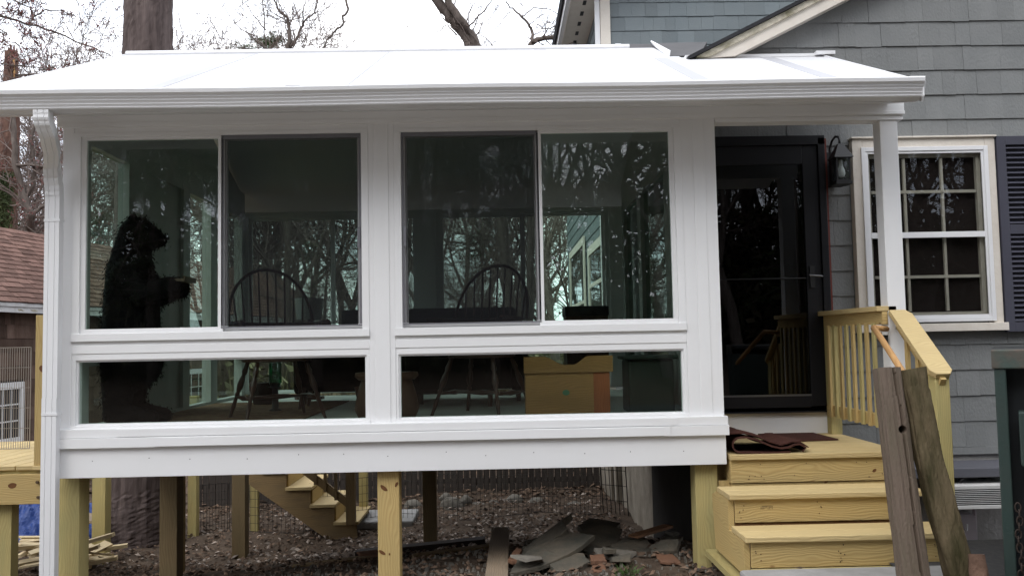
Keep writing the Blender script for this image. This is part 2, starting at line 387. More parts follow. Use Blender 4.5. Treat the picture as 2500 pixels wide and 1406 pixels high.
# ------------------------------------------------------------------ sunroom
SX0, SX1 = -3.03, 1.555          # facade ends
SR = thing('sunroom', 'white vinyl sunroom raised on wooden posts with big sliding windows and white roof', 'sunroom', (-.74, 6.0, 0))
ZFL = 1.04
random.seed(5)

def facade(y0, y1, sgn, screens, lab):
    """window wall between the planes y0 (outside) and y1 (inside). sgn=-1: outside faces the viewer"""
    o = y0; d = -sgn          # d: direction going inwards
    def Y(a, b): return (min(o+d*a, o+d*b), max(o+d*a, o+d*b))
    def bar(m, x0, x1, z0, z1, a, b):
        q = Y(a, b); m.bx(x0, x1, q[0], q[1], z0, z1)
    fr = MB()
    # posts full height
    for x0, x1 in ((-3.03, -2.955), (-.90, -.72), (1.31, 1.555)): bar(fr, x0, x1, 1.07, 3.175, 0, .10)
    # post cover strips (seams)
    for x0, x1 in ((-.862, -.758), (1.395, 1.475)): bar(fr, x0, x1, 1.075, 3.172, -.006, 0)
    # middle rail between upper and lower windows
    for x0, x1 in ((-2.955, -.90), (-.72, 1.31)):
        bar(fr, x0, x1, 1.545, 1.675, .006, .10)
        bar(fr, x0, x1, 1.590, 1.648, .001, .006)
        bar(fr, x0, x1, 1.07, 1.100, -.012, .10)
        bar(fr, x0, x1, 3.135, 3.175, .004, .10)
    for x0, x1 in ((-2.955, -2.926), (-.923, -.90), (-.72, -.702), (1.286, 1.31)): bar(fr, x0, x1, 1.10, 1.545, .004, .10)
    fr.build('wall_frame', WHITE, SR, bevel=.003)
    # lower fixed windows
    for x0, x1 in ((-2.926, -.923), (-.702, 1.286)):
        wf = MB()
        bar(wf, x0, x1, 1.533, 1.545, .02, .07); bar(wf, x0, x1, 1.10, 1.109, .02, .07)
        bar(wf, x0, x0+.012, 1.109, 1.533, .02, .07); bar(wf, x1-.012, x1, 1.109, 1.533, .02, .07)
        w_ = wf.build('fixed_window', WHITE, SR)
        p = MB(); bar(p, x0+.012, x1-.012, 1.109, 1.533, .040, .043); p.build('pane', GLASSM if sgn < 0 else GLASSB, w_)
    # upper sliding windows : outer frame + two sashes
    for x0, x1, scr_left in ((-2.955, -.90, False), (-.72, 1.31, True)):
        wf = MB()
        bar(wf, x0, x1, 1.675, 1.728, -.014, .085); bar(wf, x0, x1, 3.108, 3.135, .0, .085)
        bar(wf, x0, x0+.05, 1.728, 3.108, -.004, .085); bar(wf, x1-.05, x1, 1.728, 3.108, -.004, .085)
        win = wf.build('sliding_window', WHITE, SR, bevel=.002)
        xm = (x0+x1)/2
        lx = (x0+.05, xm+.008); rx = (xm-.008, x1-.05)
        outer, inner = (rx, lx) if not scr_left else (lx, rx)
        # screen side sash sits behind the screen; the other is the fixed sash in front
        s = MB(); a, b = (inner[0], inner[1])
        t0 = .031; zt = 3.088 if True else 3.1
        bar(s, a, b, 3.086, 3.108, .012, .045); bar(s, a, b, 1.728, 1.760, .012, .045)
        bar(s, a, a+.034, 1.760, 3.086, .012, .045); bar(s, b-.034, b, 1.760, 3.086, .012, .045)
        sa = s.build('sash', WHITE, win, bevel=.002)
        p = MB(); bar(p, a+.034, b-.034, 1.760, 3.086, .028, .031); p.build('pane', GLASSM if sgn < 0 else GLASSB, win)
        a, b = outer
        s = MB()
        bar(s, a, b, 3.078, 3.108, .046, .080); bar(s, a, b, 1.728, 1.757, .046, .080)
        bar(s, a, a+.036, 1.757, 3.078, .046, .080); bar(s, b-.036, b, 1.757, 3.078, .046, .080)
        s.build('sash', WHITE, win)
        p = MB(); bar(p, a+.036, b-.036, 1.757, 3.078, .062, .065); p.build('pane', GLASSM if sgn < 0 else GLASSB, win)
        if screens:
            s = MB(); e = .014
            bar(s, a+.004, b-.004, 3.078, 3.107, .012, .026); bar(s, a+.004, b-.004, 1.750, 1.750+e*.7, .012, .026)
            bar(s, a+.004, a+.004+e, 1.765, 3.078, .012, .026); bar(s, b-.004-e, b-.004, 1.765, 3.078, .012, .026)
            # latch
            lxp = (a+.012) if scr_left else (b-.03)
            bar(s, lxp, lxp+.018, 2.30, 2.44, .004, .012)
            s.build('screen_frame', mat('grey_screen_frame', (.16, .16, .175), .5, .4), win)
            s = MB(); bar(s, a+.026, b-.026, 1.766, 3.077, .018, .0185); s.build('screen', SCREENM, win)
facade(6.0, 6.1, -1, True, 'front')
facade(10.1, 10.0, 1, False, 'back')

# left end wall, seen from inside
def endwall(x, parts, solid_top=3.17):
    fr = MB()
    for y0, y1 in parts['posts']: fr.bx(x, x+.09, y0, y1, 1.07, 3.19)
    fr.bx(x+.002, x+.088, 6.101, 10.0, 1.0, 1.07); fr.bx(x+.004, x+.086, 6.101, 10.0, 3.10, 3.40)
    for y0, y1, z in parts['rails']: fr.bx(x+.004, x+.086, y0, y1, z, z+.12)
    fr.build('side_wall_frame', INNERW, SR)
    for y0, y1, z0, z1 in parts['glass']:
        p = MB(); p.bx(x+.04, x+.043, y0, y1, z0, z1); p.build('side_window', GLASSB, SR)
    for y0, y1, z0, z1 in parts.get('solid', ()):
        p = MB(); p.bx(x+.03, x+.06, y0, y1, z0, z1); p.build('side_panel', INNERW, SR)
endwall(-3.025, dict(posts=[(6.101, 6.22), (6.86, 7.25), (8.05, 8.22), (8.82, 9.02), (9.88, 10.0)], rails=[(6.22, 6.86, 1.5), (9.02, 9.88, 1.5)],
        glass=[(6.22, 6.86, 1.62, 3.10), (6.22, 6.86, 1.07, 1.5), (8.22, 8.82, 1.07, 3.10), (9.02, 9.88, 1.62, 3.1), (9.02, 9.88, 1.07, 1.5)],
        solid=[(7.25, 8.05, 1.07, 3.10)]))
endwall(1.462, dict(posts=[(6.101, 6.22), (7.25, 7.45), (8.7, 8.9), (9.88, 10.0)], rails=[(7.45, 8.7, 1.5), (8.9, 9.88, 1.5)],
        glass=[(7.45, 8.7, 1.62, 3.10), (7.45, 8.7, 1.07, 1.5), (8.9, 9.88, 1.62, 3.1), (8.9, 9.88, 1.07, 1.5)],
        solid=[(6.22, 7.25, 1.07, 3.10)]))
# gable infill
for x in (-3.02, 1.47):
    p = MB(); p.poly([(x+.03, 6.02, 3.401), (x+.03, 10.08, 3.401), (x+.03, 8.05, 4.22)], .03, (1, 0, 0)); p.build('gable_panel', INNERW, SR)
# floor, skirt, sill boards
m = MB(); m.bx(-3.0, 1.53, 6.101, 9.999, 1.0, ZFL); m.build('floor', FLOORM, SR)
m = MB(); m.bx(-3.03, 1.553, 5.972, 5.996, .748, .947); m.bx(-3.03, -3.005, 5.997, 10.12, .748, .947); m.build('skirt_board', WHITE, SR, bevel=.002)
m = MB(); m.bx(-3.035, 1.572, 5.945, 6.005, .950, 1.018); m.bx(-2.36, 1.15, 5.940, 5.945, .954, 1.016)
m.bx(-3.03, 1.568, 5.955, 6.0, 1.020, 1.078); m.bx(-2.62, 1.22, 5.951, 5.955, 1.024, 1.074)
m.bx(1.12, 1.165, 5.937, 5.940, .952, 1.018); m.build('sill_board', WHITE, SR, bevel=.003)
m = MB()
for i in range(13):
    x = -2.95+i*.37; m.bx(x, x+.04, 6.03, 10.08, .765, .985)
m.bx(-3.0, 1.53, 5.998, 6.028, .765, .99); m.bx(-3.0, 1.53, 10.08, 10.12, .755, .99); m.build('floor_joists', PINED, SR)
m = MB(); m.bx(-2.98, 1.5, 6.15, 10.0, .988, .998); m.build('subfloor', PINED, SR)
# small nail heads on the skirt
m = MB()
for i in range(13):
    x = -2.75+i*.335+random.uniform(-.05, .05); z = .86+random.uniform(-.02, .02)
    m.tube([(x, 5.9718, z), (x, 5.9705, z)], .0035, 6)
m.build('skirt_nails', BLACKM, SR)
# header beam
m = MB(); m.bx(-3.06, 2.905, 5.975, 6.115, 3.180, 3.262); m.bx(-3.03, 2.90, 5.985, 6.11, 3.17, 3.18)
m.bx(1.556, 2.90, 5.99, 6.11, 3.140, 3.169); m.bx(-3.06, 2.908, 5.972, 5.975, 3.176, 3.20); m.build('header_beam', WHITE, SR, bevel=.002)
# roof panels.  top surface z = 3.285 + .435*(y-5.5)
def rz(y): return 3.262+.442*(y-5.5)
RX0, RX1 = -3.50, 2.79
nrm = Vector((0, -.442, 1)).normalized()
m = MB()
m.poly([(RX0, 5.46, rz(5.46)), (1.60, 5.46, rz(5.46)), (1.60, 8.1, rz(8.1)), (RX0, 8.1, rz(8.1))], .085, nrm)
m.poly([(1.6005, 5.46, rz(5.46)), (RX1, 5.46, rz(5.46)), (RX1, 7.185, rz(7.185)), (1.6005, 7.185, rz(7.185))], .085, nrm)
nb = Vector((0, .442, 1)).normalized()
m.poly([(RX0, 8.101, rz(8.1)), (1.60, 8.101, rz(8.1)), (1.60, 10.6, rz(8.1)-.442*2.5), (RX0, 10.6, rz(8.1)-.442*2.5)], .085, nb)
roof = m.build('roof', ROOFW, SR)
SEAMS = []
def strip(m, x0, x1, y0, y1, dx=0, lift=.004, th=.004):
    m.poly([(x0, y0, rz(y0)+lift), (x1, y0, rz(y0)+lift), (x1+dx, y1, rz(y1)+lift), (x0+dx, y1, rz(y1)+lift)], th, nrm)
for x, dx in ((-2.35, 0), (-1.1, 0), (.38, 0), (1.36, 0), (2.25, 0)):
    m = MB(); strip(m, x, x+.11, 5.5, 8.05 if x < 1.3 else 7.15); m.build('roof_seam', SEAM, roof)
m = MB()
m.tube([(RX0, 8.1, rz(8.1)+.005), (1.3, 8.1, rz(8.1)+.005)], .035, 8)
m.bx(1.62, 2.72, 7.12, 7.185, rz(7.15)-.01, rz(7.15)+.016)
m.box((2.80, 7.13, rz(7.13)+.018), (.16, .10, .03)); m.build('ridge_flashing', WHITE2, roof)
for x in (RX0-.012, RX1):       # rake trims
    yb = 8.1 if x < 0 else 7.18
    m = MB()
    m.poly([(x, 5.45, rz(5.45)+.012), (x+.012, 5.45, rz(5.45)+.012), (x+.012, yb, rz(yb)+.012), (x, yb, rz(yb)+.012)], .13, nrm)
    m.build('rake_trim', WHITE2, roof)
# a few leaves / twigs lodged at the gutter edge
m = MB()
random.seed(12)
for px in (286, 306, 655, 997, 1025, 1350, 1700, 1728, 2060, 2085):
    p = at(px, 207, 5.53); x = p.x; z = rz(5.53)+.012
    m.tube([(x, 5.53, z), (x+random.uniform(.01, .04), 5.54, z+.008), (x+random.uniform(.03, .07), 5.53, z+.004)], .003, 4)
m.tube([(-1.42, 5.52, rz(5.52)+.01), (-1.36, 5.53, rz(5.53)+.03), (-1.27, 5.54, rz(5.54)+.028), (-1.22, 5.50, rz(5.5)+.005)], .0035, 5)
m.tube([(-.05, 5.52, rz(5.52)), (.1, 5.6, rz(5.6)+.02)], .003, 5)
tag(m.build('leaf_debris', LEAF), 'dry twigs and leaf stems caught along the white gutter edge of the roof', 'twigs')
# fascia + soffit
m = MB(); m.bx(RX0, RX1, 5.53, 5.555, 3.152, 3.235)
m.poly([(RX0, 5.556, 3.160), (RX1, 5.556, 3.160), (RX1, 5.972, 3.262), (RX0, 5.972, 3.262)], .012, Vector((0, -.22, 1)).normalized())
m.build('soffit', WHITE2, SR)
# gutter: K profile extruded along x
prof = [(5.530, 3.255), (5.530, 3.172), (5.452, 3.172), (5.446, 3.180), (5.452, 3.184), (5.440, 3.200), (5.446, 3.204), (5.432, 3.222), (5.438, 3.226), (5.424, 3.240), (5.430, 3.244),
        (5.408, 3.262), (5.404, 3.285), (5.412, 3.292), (5.420, 3.288), (5.418, 3.270), (5.440, 3.25), (5.455, 3.19), (5.52, 3.18), (5.522, 3.255)]
def gutter(x0, x1, nm='gutter'):
    m = MB(); n = len(prof)
    k = 14; vs = []
    for i in range(k+1):
        x = x0+(x1-x0)*i/k; dz = .003*math.sin(i*1.1)
        vs += [(x, y, z+dz-.021) for y, z in prof]
    fs = []; 
    for i in range(k):
        for j in range(n-1): fs.append((i*n+j, (i+1)*n+j, (i+1)*n+j+1, i*n+j+1))
        fs.append((i*n+n-1, (i+1)*n+n-1, (i+1)*n, i*n))
    m.quadify(vs, fs)
    yy = [(5.53, 3.255), (5.53, 3.172), (5.452, 3.172), (5.424, 3.244), (5.408, 3.262), (5.404, 3.292)]
    for x in (x0, x1): m.poly([(x, y, z-.021) for y, z in yy], .003, (1, 0, 0))
    m.bx(x1-.006, x1+.002, 5.43, 5.53, 3.149, 3.23)
    o = m.build(nm, WHITE2, SR); return o
gutter(-3.53, 2.775)
m = MB(); m.box((2.735, 5.47, 3.276), (.10, .10, .006)); m.build('gutter_cap', WHITE2, SR)
# downspout with curved elbow
m = MB()
path = []
ex, ey = -3.050, 5.50
pts = [(-2.90, 5.485, 3.16), (-2.90, 5.485, 3.11), (-2.90, 5.50, 3.075), (-2.90, 5.55, 3.02), (-2.96, 5.72, 2.94), (-3.03, 5.85, 2.88), (ex, 5.905, 2.81), (ex, 5.925, 2.74), (ex, 5.93, 2.68)]
def ductpath(m, P, w, dpt):
    P = [Vector(p) for p in P]; n = len(P); vs = []
    for i, p in enumerate(P):
        d = (P[min(i+1, n-1)]-P[max(i-1, 0)]).normalized(); sx = Vector((1, 0, 0)); q = d.cross(sx).normalized()
        prof2 = [(-1, -1), (-.5, -1), (-.42, -.85), (-.34, -1), (.34, -1), (.42, -.85), (.5, -1), (1, -1), (1, 1), (-1, 1)]
        vs += [tuple(p+sx*(a*w/2)+q*(-b*dpt/2)) for a, b in prof2]
    k = 10; fs = [(i*k+j, i*k+(j+1) % k, (i+1)*k+(j+1) % k, (i+1)*k+j) for i in range(n-1) for j in range(k)]
    fs += [tuple(range(k)), tuple(range((n-1)*k, n*k))]
    m.quadify(vs, fs)
fine = []
for i in range(len(pts)-1):
    for t in range(4): fine.append(Vector(pts[i]).lerp(Vector(pts[i+1]), t/4))
# crimps of the elbow
fine.append(Vector(pts[-1]))
ductpath(m, fine, .098, .066)
m.v = [(x, y+(.0022 if k//10 % 3 == 0 else 0), z) for k, (x, y, z) in enumerate(m.v)]
ds = m.build('downspout', WHITE2, SR)
m = MB(); ductpath(m, [(ex, 5.93, 2.75), (ex, 5.93, 1.30), (ex-.003, 5.93, 1.29), (ex-.003, 5.93, -.2)], .100, .058); m.build('downspout_pipe', WHITE2, ds)
for z in (2.50, 1.18): m = MB(); m.bx(ex-.053, ex+.055, 5.898, 5.962, z, z+.018); m.build('bracket', WHITE2, ds)
# porch column
m = MB(); m.bx(2.735, 2.862, 6.0, 6.115, .82, 3.139); m.build('porch_column', WHITE, SR, bevel=.004)
# support posts
def post(x, y, w=.145, z1=.75, mt=PINEG, d=None):
    m = MB(); d = d or w; z0 = g(x, y)-.12
    m.bx(x-w/2, x+w/2, y-d/2, y+d/2, z0, z1); return m.build('support_post', mt, SR, bevel=.004)
random.seed(21)
post(-3.0, 6.15, .15, .757, PINEG)
post(-.785, 6.105, .15, .757, PINE)
post(1.425, 6.12, .155, .757, PINEG)
post(-2.77, 7.35, .145, .757, SHADEP); 
for px in (248, 587, 1050): post(at(px, 1250, 9.95).x, 9.95, .15, .757, PINEG if px < 300 else SHADEP)
# knots on the centre post
def knot(p, rx, rz_, ang, par, nm='knot'):
    m = MB(); n = 16; vs = []
    for k in range(n):
        a = 2*math.pi*k/n; x, z = rx*math.cos(a)*(1+.08*math.sin(3*a)), rz_*math.sin(a)
        vs.append((p[0]+x*math.cos(ang)-z*math.sin(ang), p[1], p[2]+x*math.sin(ang)+z*math.cos(ang)))
    m.poly(vs, .003, (0, -1, 0)); return m.build(nm, mat('knot_brown', (.17, .075, .03), .6, .2, noise=.8, nscale=30), par)
for px, py, rx, rz_, an in ((937, 1191, .030, .013, -.7), (968, 1182, .009, .019, -.5), (933, 1348, .026, .011, -.6), (951, 1352, .006, .008, 0)):
    p = at(px, py, 6.0285); knot(p, rx, rz_, an, SR)

# ------------------------------------------------------------------ things inside the sunroom
def inside(px, py, Y): return at(px, py, Y)
def lathe(m, z0, z1, prof, c=(0, 0), n=10, dirv=None, a=None):
    pts = []; rr = []
    for t, r in prof:
        p = Vector(a[0]).lerp(Vector(a[1]), t) if a else Vector((c[0], c[1], z0+(z1-z0)*t)); pts.append(p); rr.append(r)
    m.tube(pts, rr, n)
LEGP = [(0, .016), (.12, .018), (.18, .024), (.24, .015), (.32, .022), (.42, .027), (.5, .020), (.54, .013), (.58, .022), (.62, .014), (.8, .018), (.97, .012), (1, .016)]
def windsor(loc, rot, label):
    t = thing('windsor_chair', label, 'chair', (0, 0, 0), 0, 'windsor chairs in the sunroom')
    m = MB(); n = 28; vs = []; top = .50
    for k in range(n):
        a = 2*math.pi*k/n; r = 1/((abs(math.cos(a))**2.4+abs(math.sin(a))**2.4)**(1/2.4))
        vs.append((.27*r*math.cos(a), .24*r*math.sin(a), top))
    m.poly(vs, .045, (0, 0, 1)); m.build('seat', CHAIR, t, bevel=.01)
    feet = {}
    for sx in (-1, 1):
        for sy in (-1, 1):
            m = MB(); A0 = (sx*.19, sy*.15, top-.04); B0 = (sx*.31, sy*.27, 0.0); lathe(m, 0, 0, LEGP, a=(A0, B0)); m.build('leg', CHAIR, t, smooth=True); feet[(sx, sy)] = (A0, B0)
    m = MB(); mid = {k: Vector(v[0]).lerp(Vector(v[1]), .62) for k, v in feet.items()}
    SP = [(0, .010), (.3, .014), (.5, .022), (.7, .014), (1, .010)]
    for sx in (-1, 1): lathe(m, 0, 0, SP, a=(mid[(sx, -1)], mid[(sx, 1)]))
    lathe(m, 0, 0, SP, a=((mid[(-1, -1)]+mid[(-1, 1)])/2, (mid[(1, -1)]+mid[(1, 1)])/2)); m.build('stretcher', CHAIR, t, smooth=True)
    # arm bow: u-shape at z .75, open to the front (-y)
    m = MB(); pts = []; z = .76
    pts.append((-.34, -.26, z)); 
    for k in range(13):
        a = math.pi*(1-k/12); pts.append((.345*math.cos(a), .02+.24*math.sin(a), z))
    pts.append((.34, -.26, z)); m.tube(pts, [.026, .018]+[.016]*11+[.018, .026], 8); m.build('arm_rail', CHAIR, t, smooth=True)
    # arch back rising from the arm rail, leaning backwards
    m = MB(); pts = []
    for k in range(19):
        a = math.pi*(1-k/18); x = .345*math.cos(a); h = .46*math.sin(a)**.9; pts.append((x, .14+.12*h/.46*1+.03*math.sin(a), z+h))
    m.tube(pts, .0135, 8); m.build('back_bow', CHAIR, t, smooth=True)
    sp = MB()
    for k in range(9):
        u = (k-4)/4; x1 = .29*u; x0 = .18*u; h = .46*max(0, 1-(x1/.345)**2)**.45
        sp.tube([(x0, .20-.05*u*u, top), (x1*.93, .245-.05*u*u, z), (x1, .17+.12*h/.46, z+h-.005)], [.007, .009, .006], 6)
    for s in (-1, 1):
        for y in (-.22, -.08): sp.tube([(s*.24, y*.8, top), (s*.315, y, z)], [.009, .012], 6)
    sp.build('spindle', CHAIR, t, smooth=True)
    t.location = loc; t.rotation_euler.z = rot; return t
p1 = at(676, 1000, 6.98); p2 = at(1178, 1000, 6.98)
windsor((p1.x, 6.98, ZFL), R(30), 'dark arch-backed windsor armchair behind the left pair of windows, nearer the bear')
windsor((p2.x, 6.98, ZFL), R(-30), 'dark arch-backed windsor armchair behind the right pair of windows, near the wooden chest')

# bear
def skin_body(name, nodes, edges, radii, m, parent=None, levels=2, loc=(0, 0, 0), fur=0, furlen=.03, keep=True):
    me = bpy.data.meshes.new(name+'_cage'); me.from_pydata(nodes, edges, []); me.update()
    o = bpy.data.objects.new(name+'_cage', me); COL.objects.link(o)
    sk = o.modifiers.new('skin', 'SKIN'); sk.use_smooth_shade = True
    lay = me.skin_vertices[0] if len(me.skin_vertices) else None
    if lay is None:
        bpy.context.view_layer.objects.active = o; me = o.data
    for i, r in enumerate(radii):
        sv = o.data.skin_vertices[0].data[i]; sv.radius = (r, r) if not hasattr(r, '__len__') else r; sv.use_root = (i == 0)
    sb = o.modifiers.new('sub', 'SUBSURF'); sb.levels = levels; sb.render_levels = levels
    dg = bpy.context.evaluated_depsgraph_get(); ev = o.evaluated_get(dg); em = bpy.data.meshes.new_from_object(ev)
    bpy.data.objects.remove(o)
    n = len(em.vertices); co = np.empty(n*3); em.vertices.foreach_get('co', co); co = co.reshape(-1, 3)
    no_ = np.empty(n*3); em.vertices.foreach_get('normal', no_); no_ = no_.reshape(-1, 3)
    faces = [tuple(p.vertices) for p in em.polygons]
    return co, no_, faces
def blob_mesh(chains, voxel=.022, smooth_it=6):
    bm = bmesh.new()
    for (p, r0), (q, r1) in chains:
        p, q = Vector(p), Vector(q); k = max(2, int((q-p).length/.03)+1)
        for i in range(k+1):
            t = i/k; bmesh.ops.create_icosphere(bm, subdivisions=2, radius=r0+(r1-r0)*t, matrix=Matrix.Translation(p.lerp(q, t)))
    me = bpy.data.meshes.new('blob'); bm.to_mesh(me); bm.free(); o = bpy.data.objects.new('blob', me); COL.objects.link(o)
    r = o.modifiers.new('r', 'REMESH'); r.mode = 'VOXEL'; r.voxel_size = voxel; s_ = o.modifiers.new('s', 'SMOOTH'); s_.iterations = smooth_it; s_.factor = .6
    dg = bpy.context.evaluated_depsgraph_get(); em = bpy.data.meshes.new_from_object(o.evaluated_get(dg)); bpy.data.objects.remove(o)
    n = len(em.vertices); co = np.empty(n*3); em.vertices.foreach_get('co', co); no_ = np.empty(n*3); em.vertices.foreach_get('normal', no_)
    return co.reshape(-1, 3), no_.reshape(-1, 3), [tuple(p.vertices) for p in em.polygons]
def bear():
    C = [(((.0, 0, .52), .25), ((-.01, 0, .80), .232)), (((-.01, 0, .80), .232), ((-.01, 0, 1.05), .222)), (((-.01, 0, 1.05), .222), ((-.02, 0, 1.27), .195)), (((-.02, 0, 1.27), .19), ((-.01, 0, 1.45), .150)),
         (((-.01, 0, 1.45), .150), ((.03, 0, 1.585), .150)), (((.05, 0, 1.58), .14), ((.14, 0, 1.55), .105)), (((.14, 0, 1.545), .095), ((.225, 0, 1.53), .064))]
    for s in (-1, 1):
        C += [(((.03, s*.095, 1.69), .04), ((.04, s*.105, 1.715), .038)), (((-.03, s*.12, .50), .175), ((-.06, s*.13, .28), .125)), (((-.06, s*.13, .28), .125), ((-.07, s*.135, .12), .105)),
              (((-.07, s*.135, .11), .11), ((.08, s*.14, .085), .085)), (((.08, s*.14, .085), .085), ((.21, s*.14, .072), .070)),
              (((.0, s*.17, 1.24), .11), ((.15, s*.20, 1.07), .09)), (((.15, s*.20, 1.07), .09), ((.27, s*.13, 1.11), .078)), (((.27, s*.13, 1.12), .085), ((.345, s*.10, 1.13), .095))]
    co, no_, fs = blob_mesh(C); K = .90; co = co*K
    rng = np.random.default_rng(4)
    V = co.tolist(); Fc = list(fs); b = len(V)
    k = 0; N = len(co)
    for i in range(9000):
        a = rng.integers(N); p = co[a]+rng.normal(size=3)*.012; n = no_[a]*.9+rng.normal(size=3)*.3+np.array([0, 0, -1.5]); n /= np.linalg.norm(n)
        L = rng.uniform(.008, .026); t = np.cross(n, rng.normal(size=3)); t /= np.linalg.norm(t)+1e-9
        V += [(p-t*.004).tolist(), (p+t*.004).tolist(), (p+n*L).tolist()]; Fc.append((b, b+1, b+2)); b += 3
    me = bpy.data.meshes.new('body'); me.from_pydata(V, [], Fc); me.update(); me.polygons.foreach_set('use_smooth', [True]*len(Fc)); me.materials.append(FUR)
    q = at(322, 1030, 6.46)
    t = thing('bear_statue', 'life-size shaggy black bear figure standing upright behind the left window, paws held forward', 'bear statue', (q.x, 6.46, ZFL+.012))
    o = bpy.data.objects.new('body', me); COL.objects.link(o); o.parent = t
    mm = MB(); x0, z0, y0 = t.location.x, t.location.z, 6.46
    W = lambda x, y, z: (x0+x*K, y0+y*K, z0+z*K)
    mm.tube([W(.275, 0, 1.545), W(.296, 0, 1.545)], [.020, .012], 8); mm.build('nose', BLACKM, t, smooth=True)
    for s in (-1, 1):
        mm = MB(); mm.tube([W(.135, s*.068, 1.622), W(.152, s*.074, 1.625)], [.011, .006], 8); mm.build('eye', BLACKM, t, smooth=True)
    tr = MB(); tr.box(W(.38, 0, 1.185), (.17, .24, .020)); tr.box(W(.38+.09, 0, 1.205), (.010, .24, .02))
    tag(tr.build('serving_tray', mat('tray_wood', (.14, .10, .07), .5, .3)), 'small wooden tray held out on the black bear\'s paws', 'tray')
bear()
# rug under the bear
q = at(420, 1015, 7.2)
m = MB(); m.bx(-2.9, -1.55, 6.6, 8.9, ZFL+.001, ZFL+.011); tag(m.build('rug', RUG), 'patterned red and brown rug on the sunroom floor by the bear', 'rug')
# sofa along the back windows
sx0, sx1 = at(742, 800, 8.9).x, at(1285, 800, 8.9).x
t = thing('sofa', 'long low dark sofa standing against the back windows of the sunroom', 'sofa', ((sx0+sx1)/2, 8.9, ZFL))
m = MB(); m.bx(sx0+.15, sx1-.15, 8.45, 9.15, ZFL+.12, ZFL+.40); m.build('base', SOFA, t, bevel=.03)
m = MB(); m.bx(sx0+.35, sx1-.1, 9.05, 9.32, ZFL+.30, 1.985); m.build('backrest', mat('grey_green_upholstery', (.06, .07, .065), .9, .1), t, bevel=.04)
for a, b in ((sx0, sx0+.18), (sx1-.18, sx1)):
    m = MB(); m.bx(a, b, 8.4, 9.2, ZFL+.1, ZFL+.62); m.build('arm', SOFA, t, bevel=.05)
for k in range(3):
    a = sx0+.2+k*(sx1-sx0-.4)/3; m = MB(); m.bx(a+.01, a+(sx1-sx0-.4)/3-.01, 8.42, 9.04, ZFL+.401, ZFL+.53); m.build('seat_cushion', SOFA, t, bevel=.04)
for a in (sx0+.1, sx1-.1):
    for y in (8.48, 9.1): m = MB(); m.tube([(a, y, ZFL), (a, y, ZFL+.13)], [.018, .028], 8); m.build('leg', CHAIR, t)
# dark animal-like footstool mass in front of the sofa
q = at(815, 985, 8.0)
t = thing('footstool', 'dark fur-covered footstool with short legs behind the left windsor chair', 'footstool', (q.x, 8.0, ZFL))
m = MB(); m.box((q.x, 8.0, ZFL+.34), (.62, .46, .34)); o = m.build('cushion', FUR, t, bevel=.12); o.modifiers['bevel'].segments = 5
for a in (-.24, .24):
    for b in (-.16, .16): m = MB(); m.tube([(q.x+a*1.15, 8+b*1.1, ZFL), (q.x+a, 8+b, ZFL+.2)], [.014, .026], 8); m.build('leg', CHAIR, t)
# armchair behind the right windsor
q = at(1110, 985, 8.0)
t = thing('armchair', 'low dark upholstered armchair behind the right windsor chair', 'armchair', (q.x, 8.0, ZFL))
m = MB(); m.box((q.x, 8.0, ZFL+.28), (.82, .5, .32)); m.build('seat', SOFA, t, bevel=.05)
m = MB(); m.box((q.x, 8.3, ZFL+.40), (.82, .16, .42)); m.build('backrest', SOFA, t, bevel=.05)
for a in (-.36, .36): m = MB(); m.box((q.x+a, 7.98, ZFL+.38), (.14, .5, .34)); m.build('arm', SOFA, t, bevel=.05)
for a in (-.33, .33):
    for b in (-.18, .25): m = MB(); m.tube([(q.x+a, 8+b, ZFL), (q.x+a, 8+b, ZFL+.14)], .022, 8); m.build('leg', CHAIR, t)
# planter / lamp by the window
q = at(755, 775, 9.4)
t = thing('table_lamp', 'table lamp with pale grey drum shade seen beyond the left windsor chair', 'lamp', (q.x, 9.4, ZFL))
m = MB(); m.tube([(q.x, 9.4, 1.90), (q.x, 9.4, 2.13)], [.135, .155], 24, cap=False); m.build('lamp_shade', CERAM, t, smooth=True)
m = MB(); m.tube([(q.x, 9.4, 1.62), (q.x, 9.4, 1.66), (q.x, 9.4, 1.72), (q.x, 9.4, 1.78), (q.x, 9.4, 1.83), (q.x, 9.4, 1.93)], [.05, .06, .085, .06, .02, .015], 16); m.build('base', BLACKM, t, smooth=True)
m = MB(); m.tube([(q.x, 9.4, ZFL), (q.x, 9.4, ZFL+.03), (q.x, 9.4, ZFL+.05), (q.x, 9.4, 1.58), (q.x, 9.4, 1.585), (q.x, 9.4, 1.62)], [.16, .16, .03, .025, .2, .2], 16); m.build('stand', CHAIR, t)
# basket and green jar
q = at(645, 965, 8.6); m = MB(); m.tube([(q.x, 8.6, ZFL), (q.x, 8.6, ZFL+.10), (q.x, 8.6, ZFL+.22)], [.10, .125, .135], 18)
tag(m.build('basket', mat('dark_basket', (.03, .02, .016), .8, .2, bump=.5, bscale=60), smooth=True), 'small dark round basket on the floor behind the left windsor chair', 'basket')
q = at(672, 930, 7.7)
t = thing('glass_jug', 'tall green glass jug on a dark stand behind the left windsor chair legs', 'jug', (q.x, 7.7, ZFL))
m = MB(); m.tube([(q.x, 7.7, ZFL+.22), (q.x, 7.7, ZFL+.26), (q.x, 7.7, ZFL+.42), (q.x, 7.7, ZFL+.48), (q.x, 7.7, ZFL+.55)], [.04, .055, .055, .03, .025], 14); m.build('bottle', GREENGL, t, smooth=True)
m = MB(); m.tube([(q.x, 7.7, ZFL), (q.x, 7.7, ZFL+.03), (q.x, 7.7, ZFL+.2), (q.x, 7.7, ZFL+.22)], [.08, .03, .025, .06], 14); m.build('stand', BLACKM, t, smooth=True)
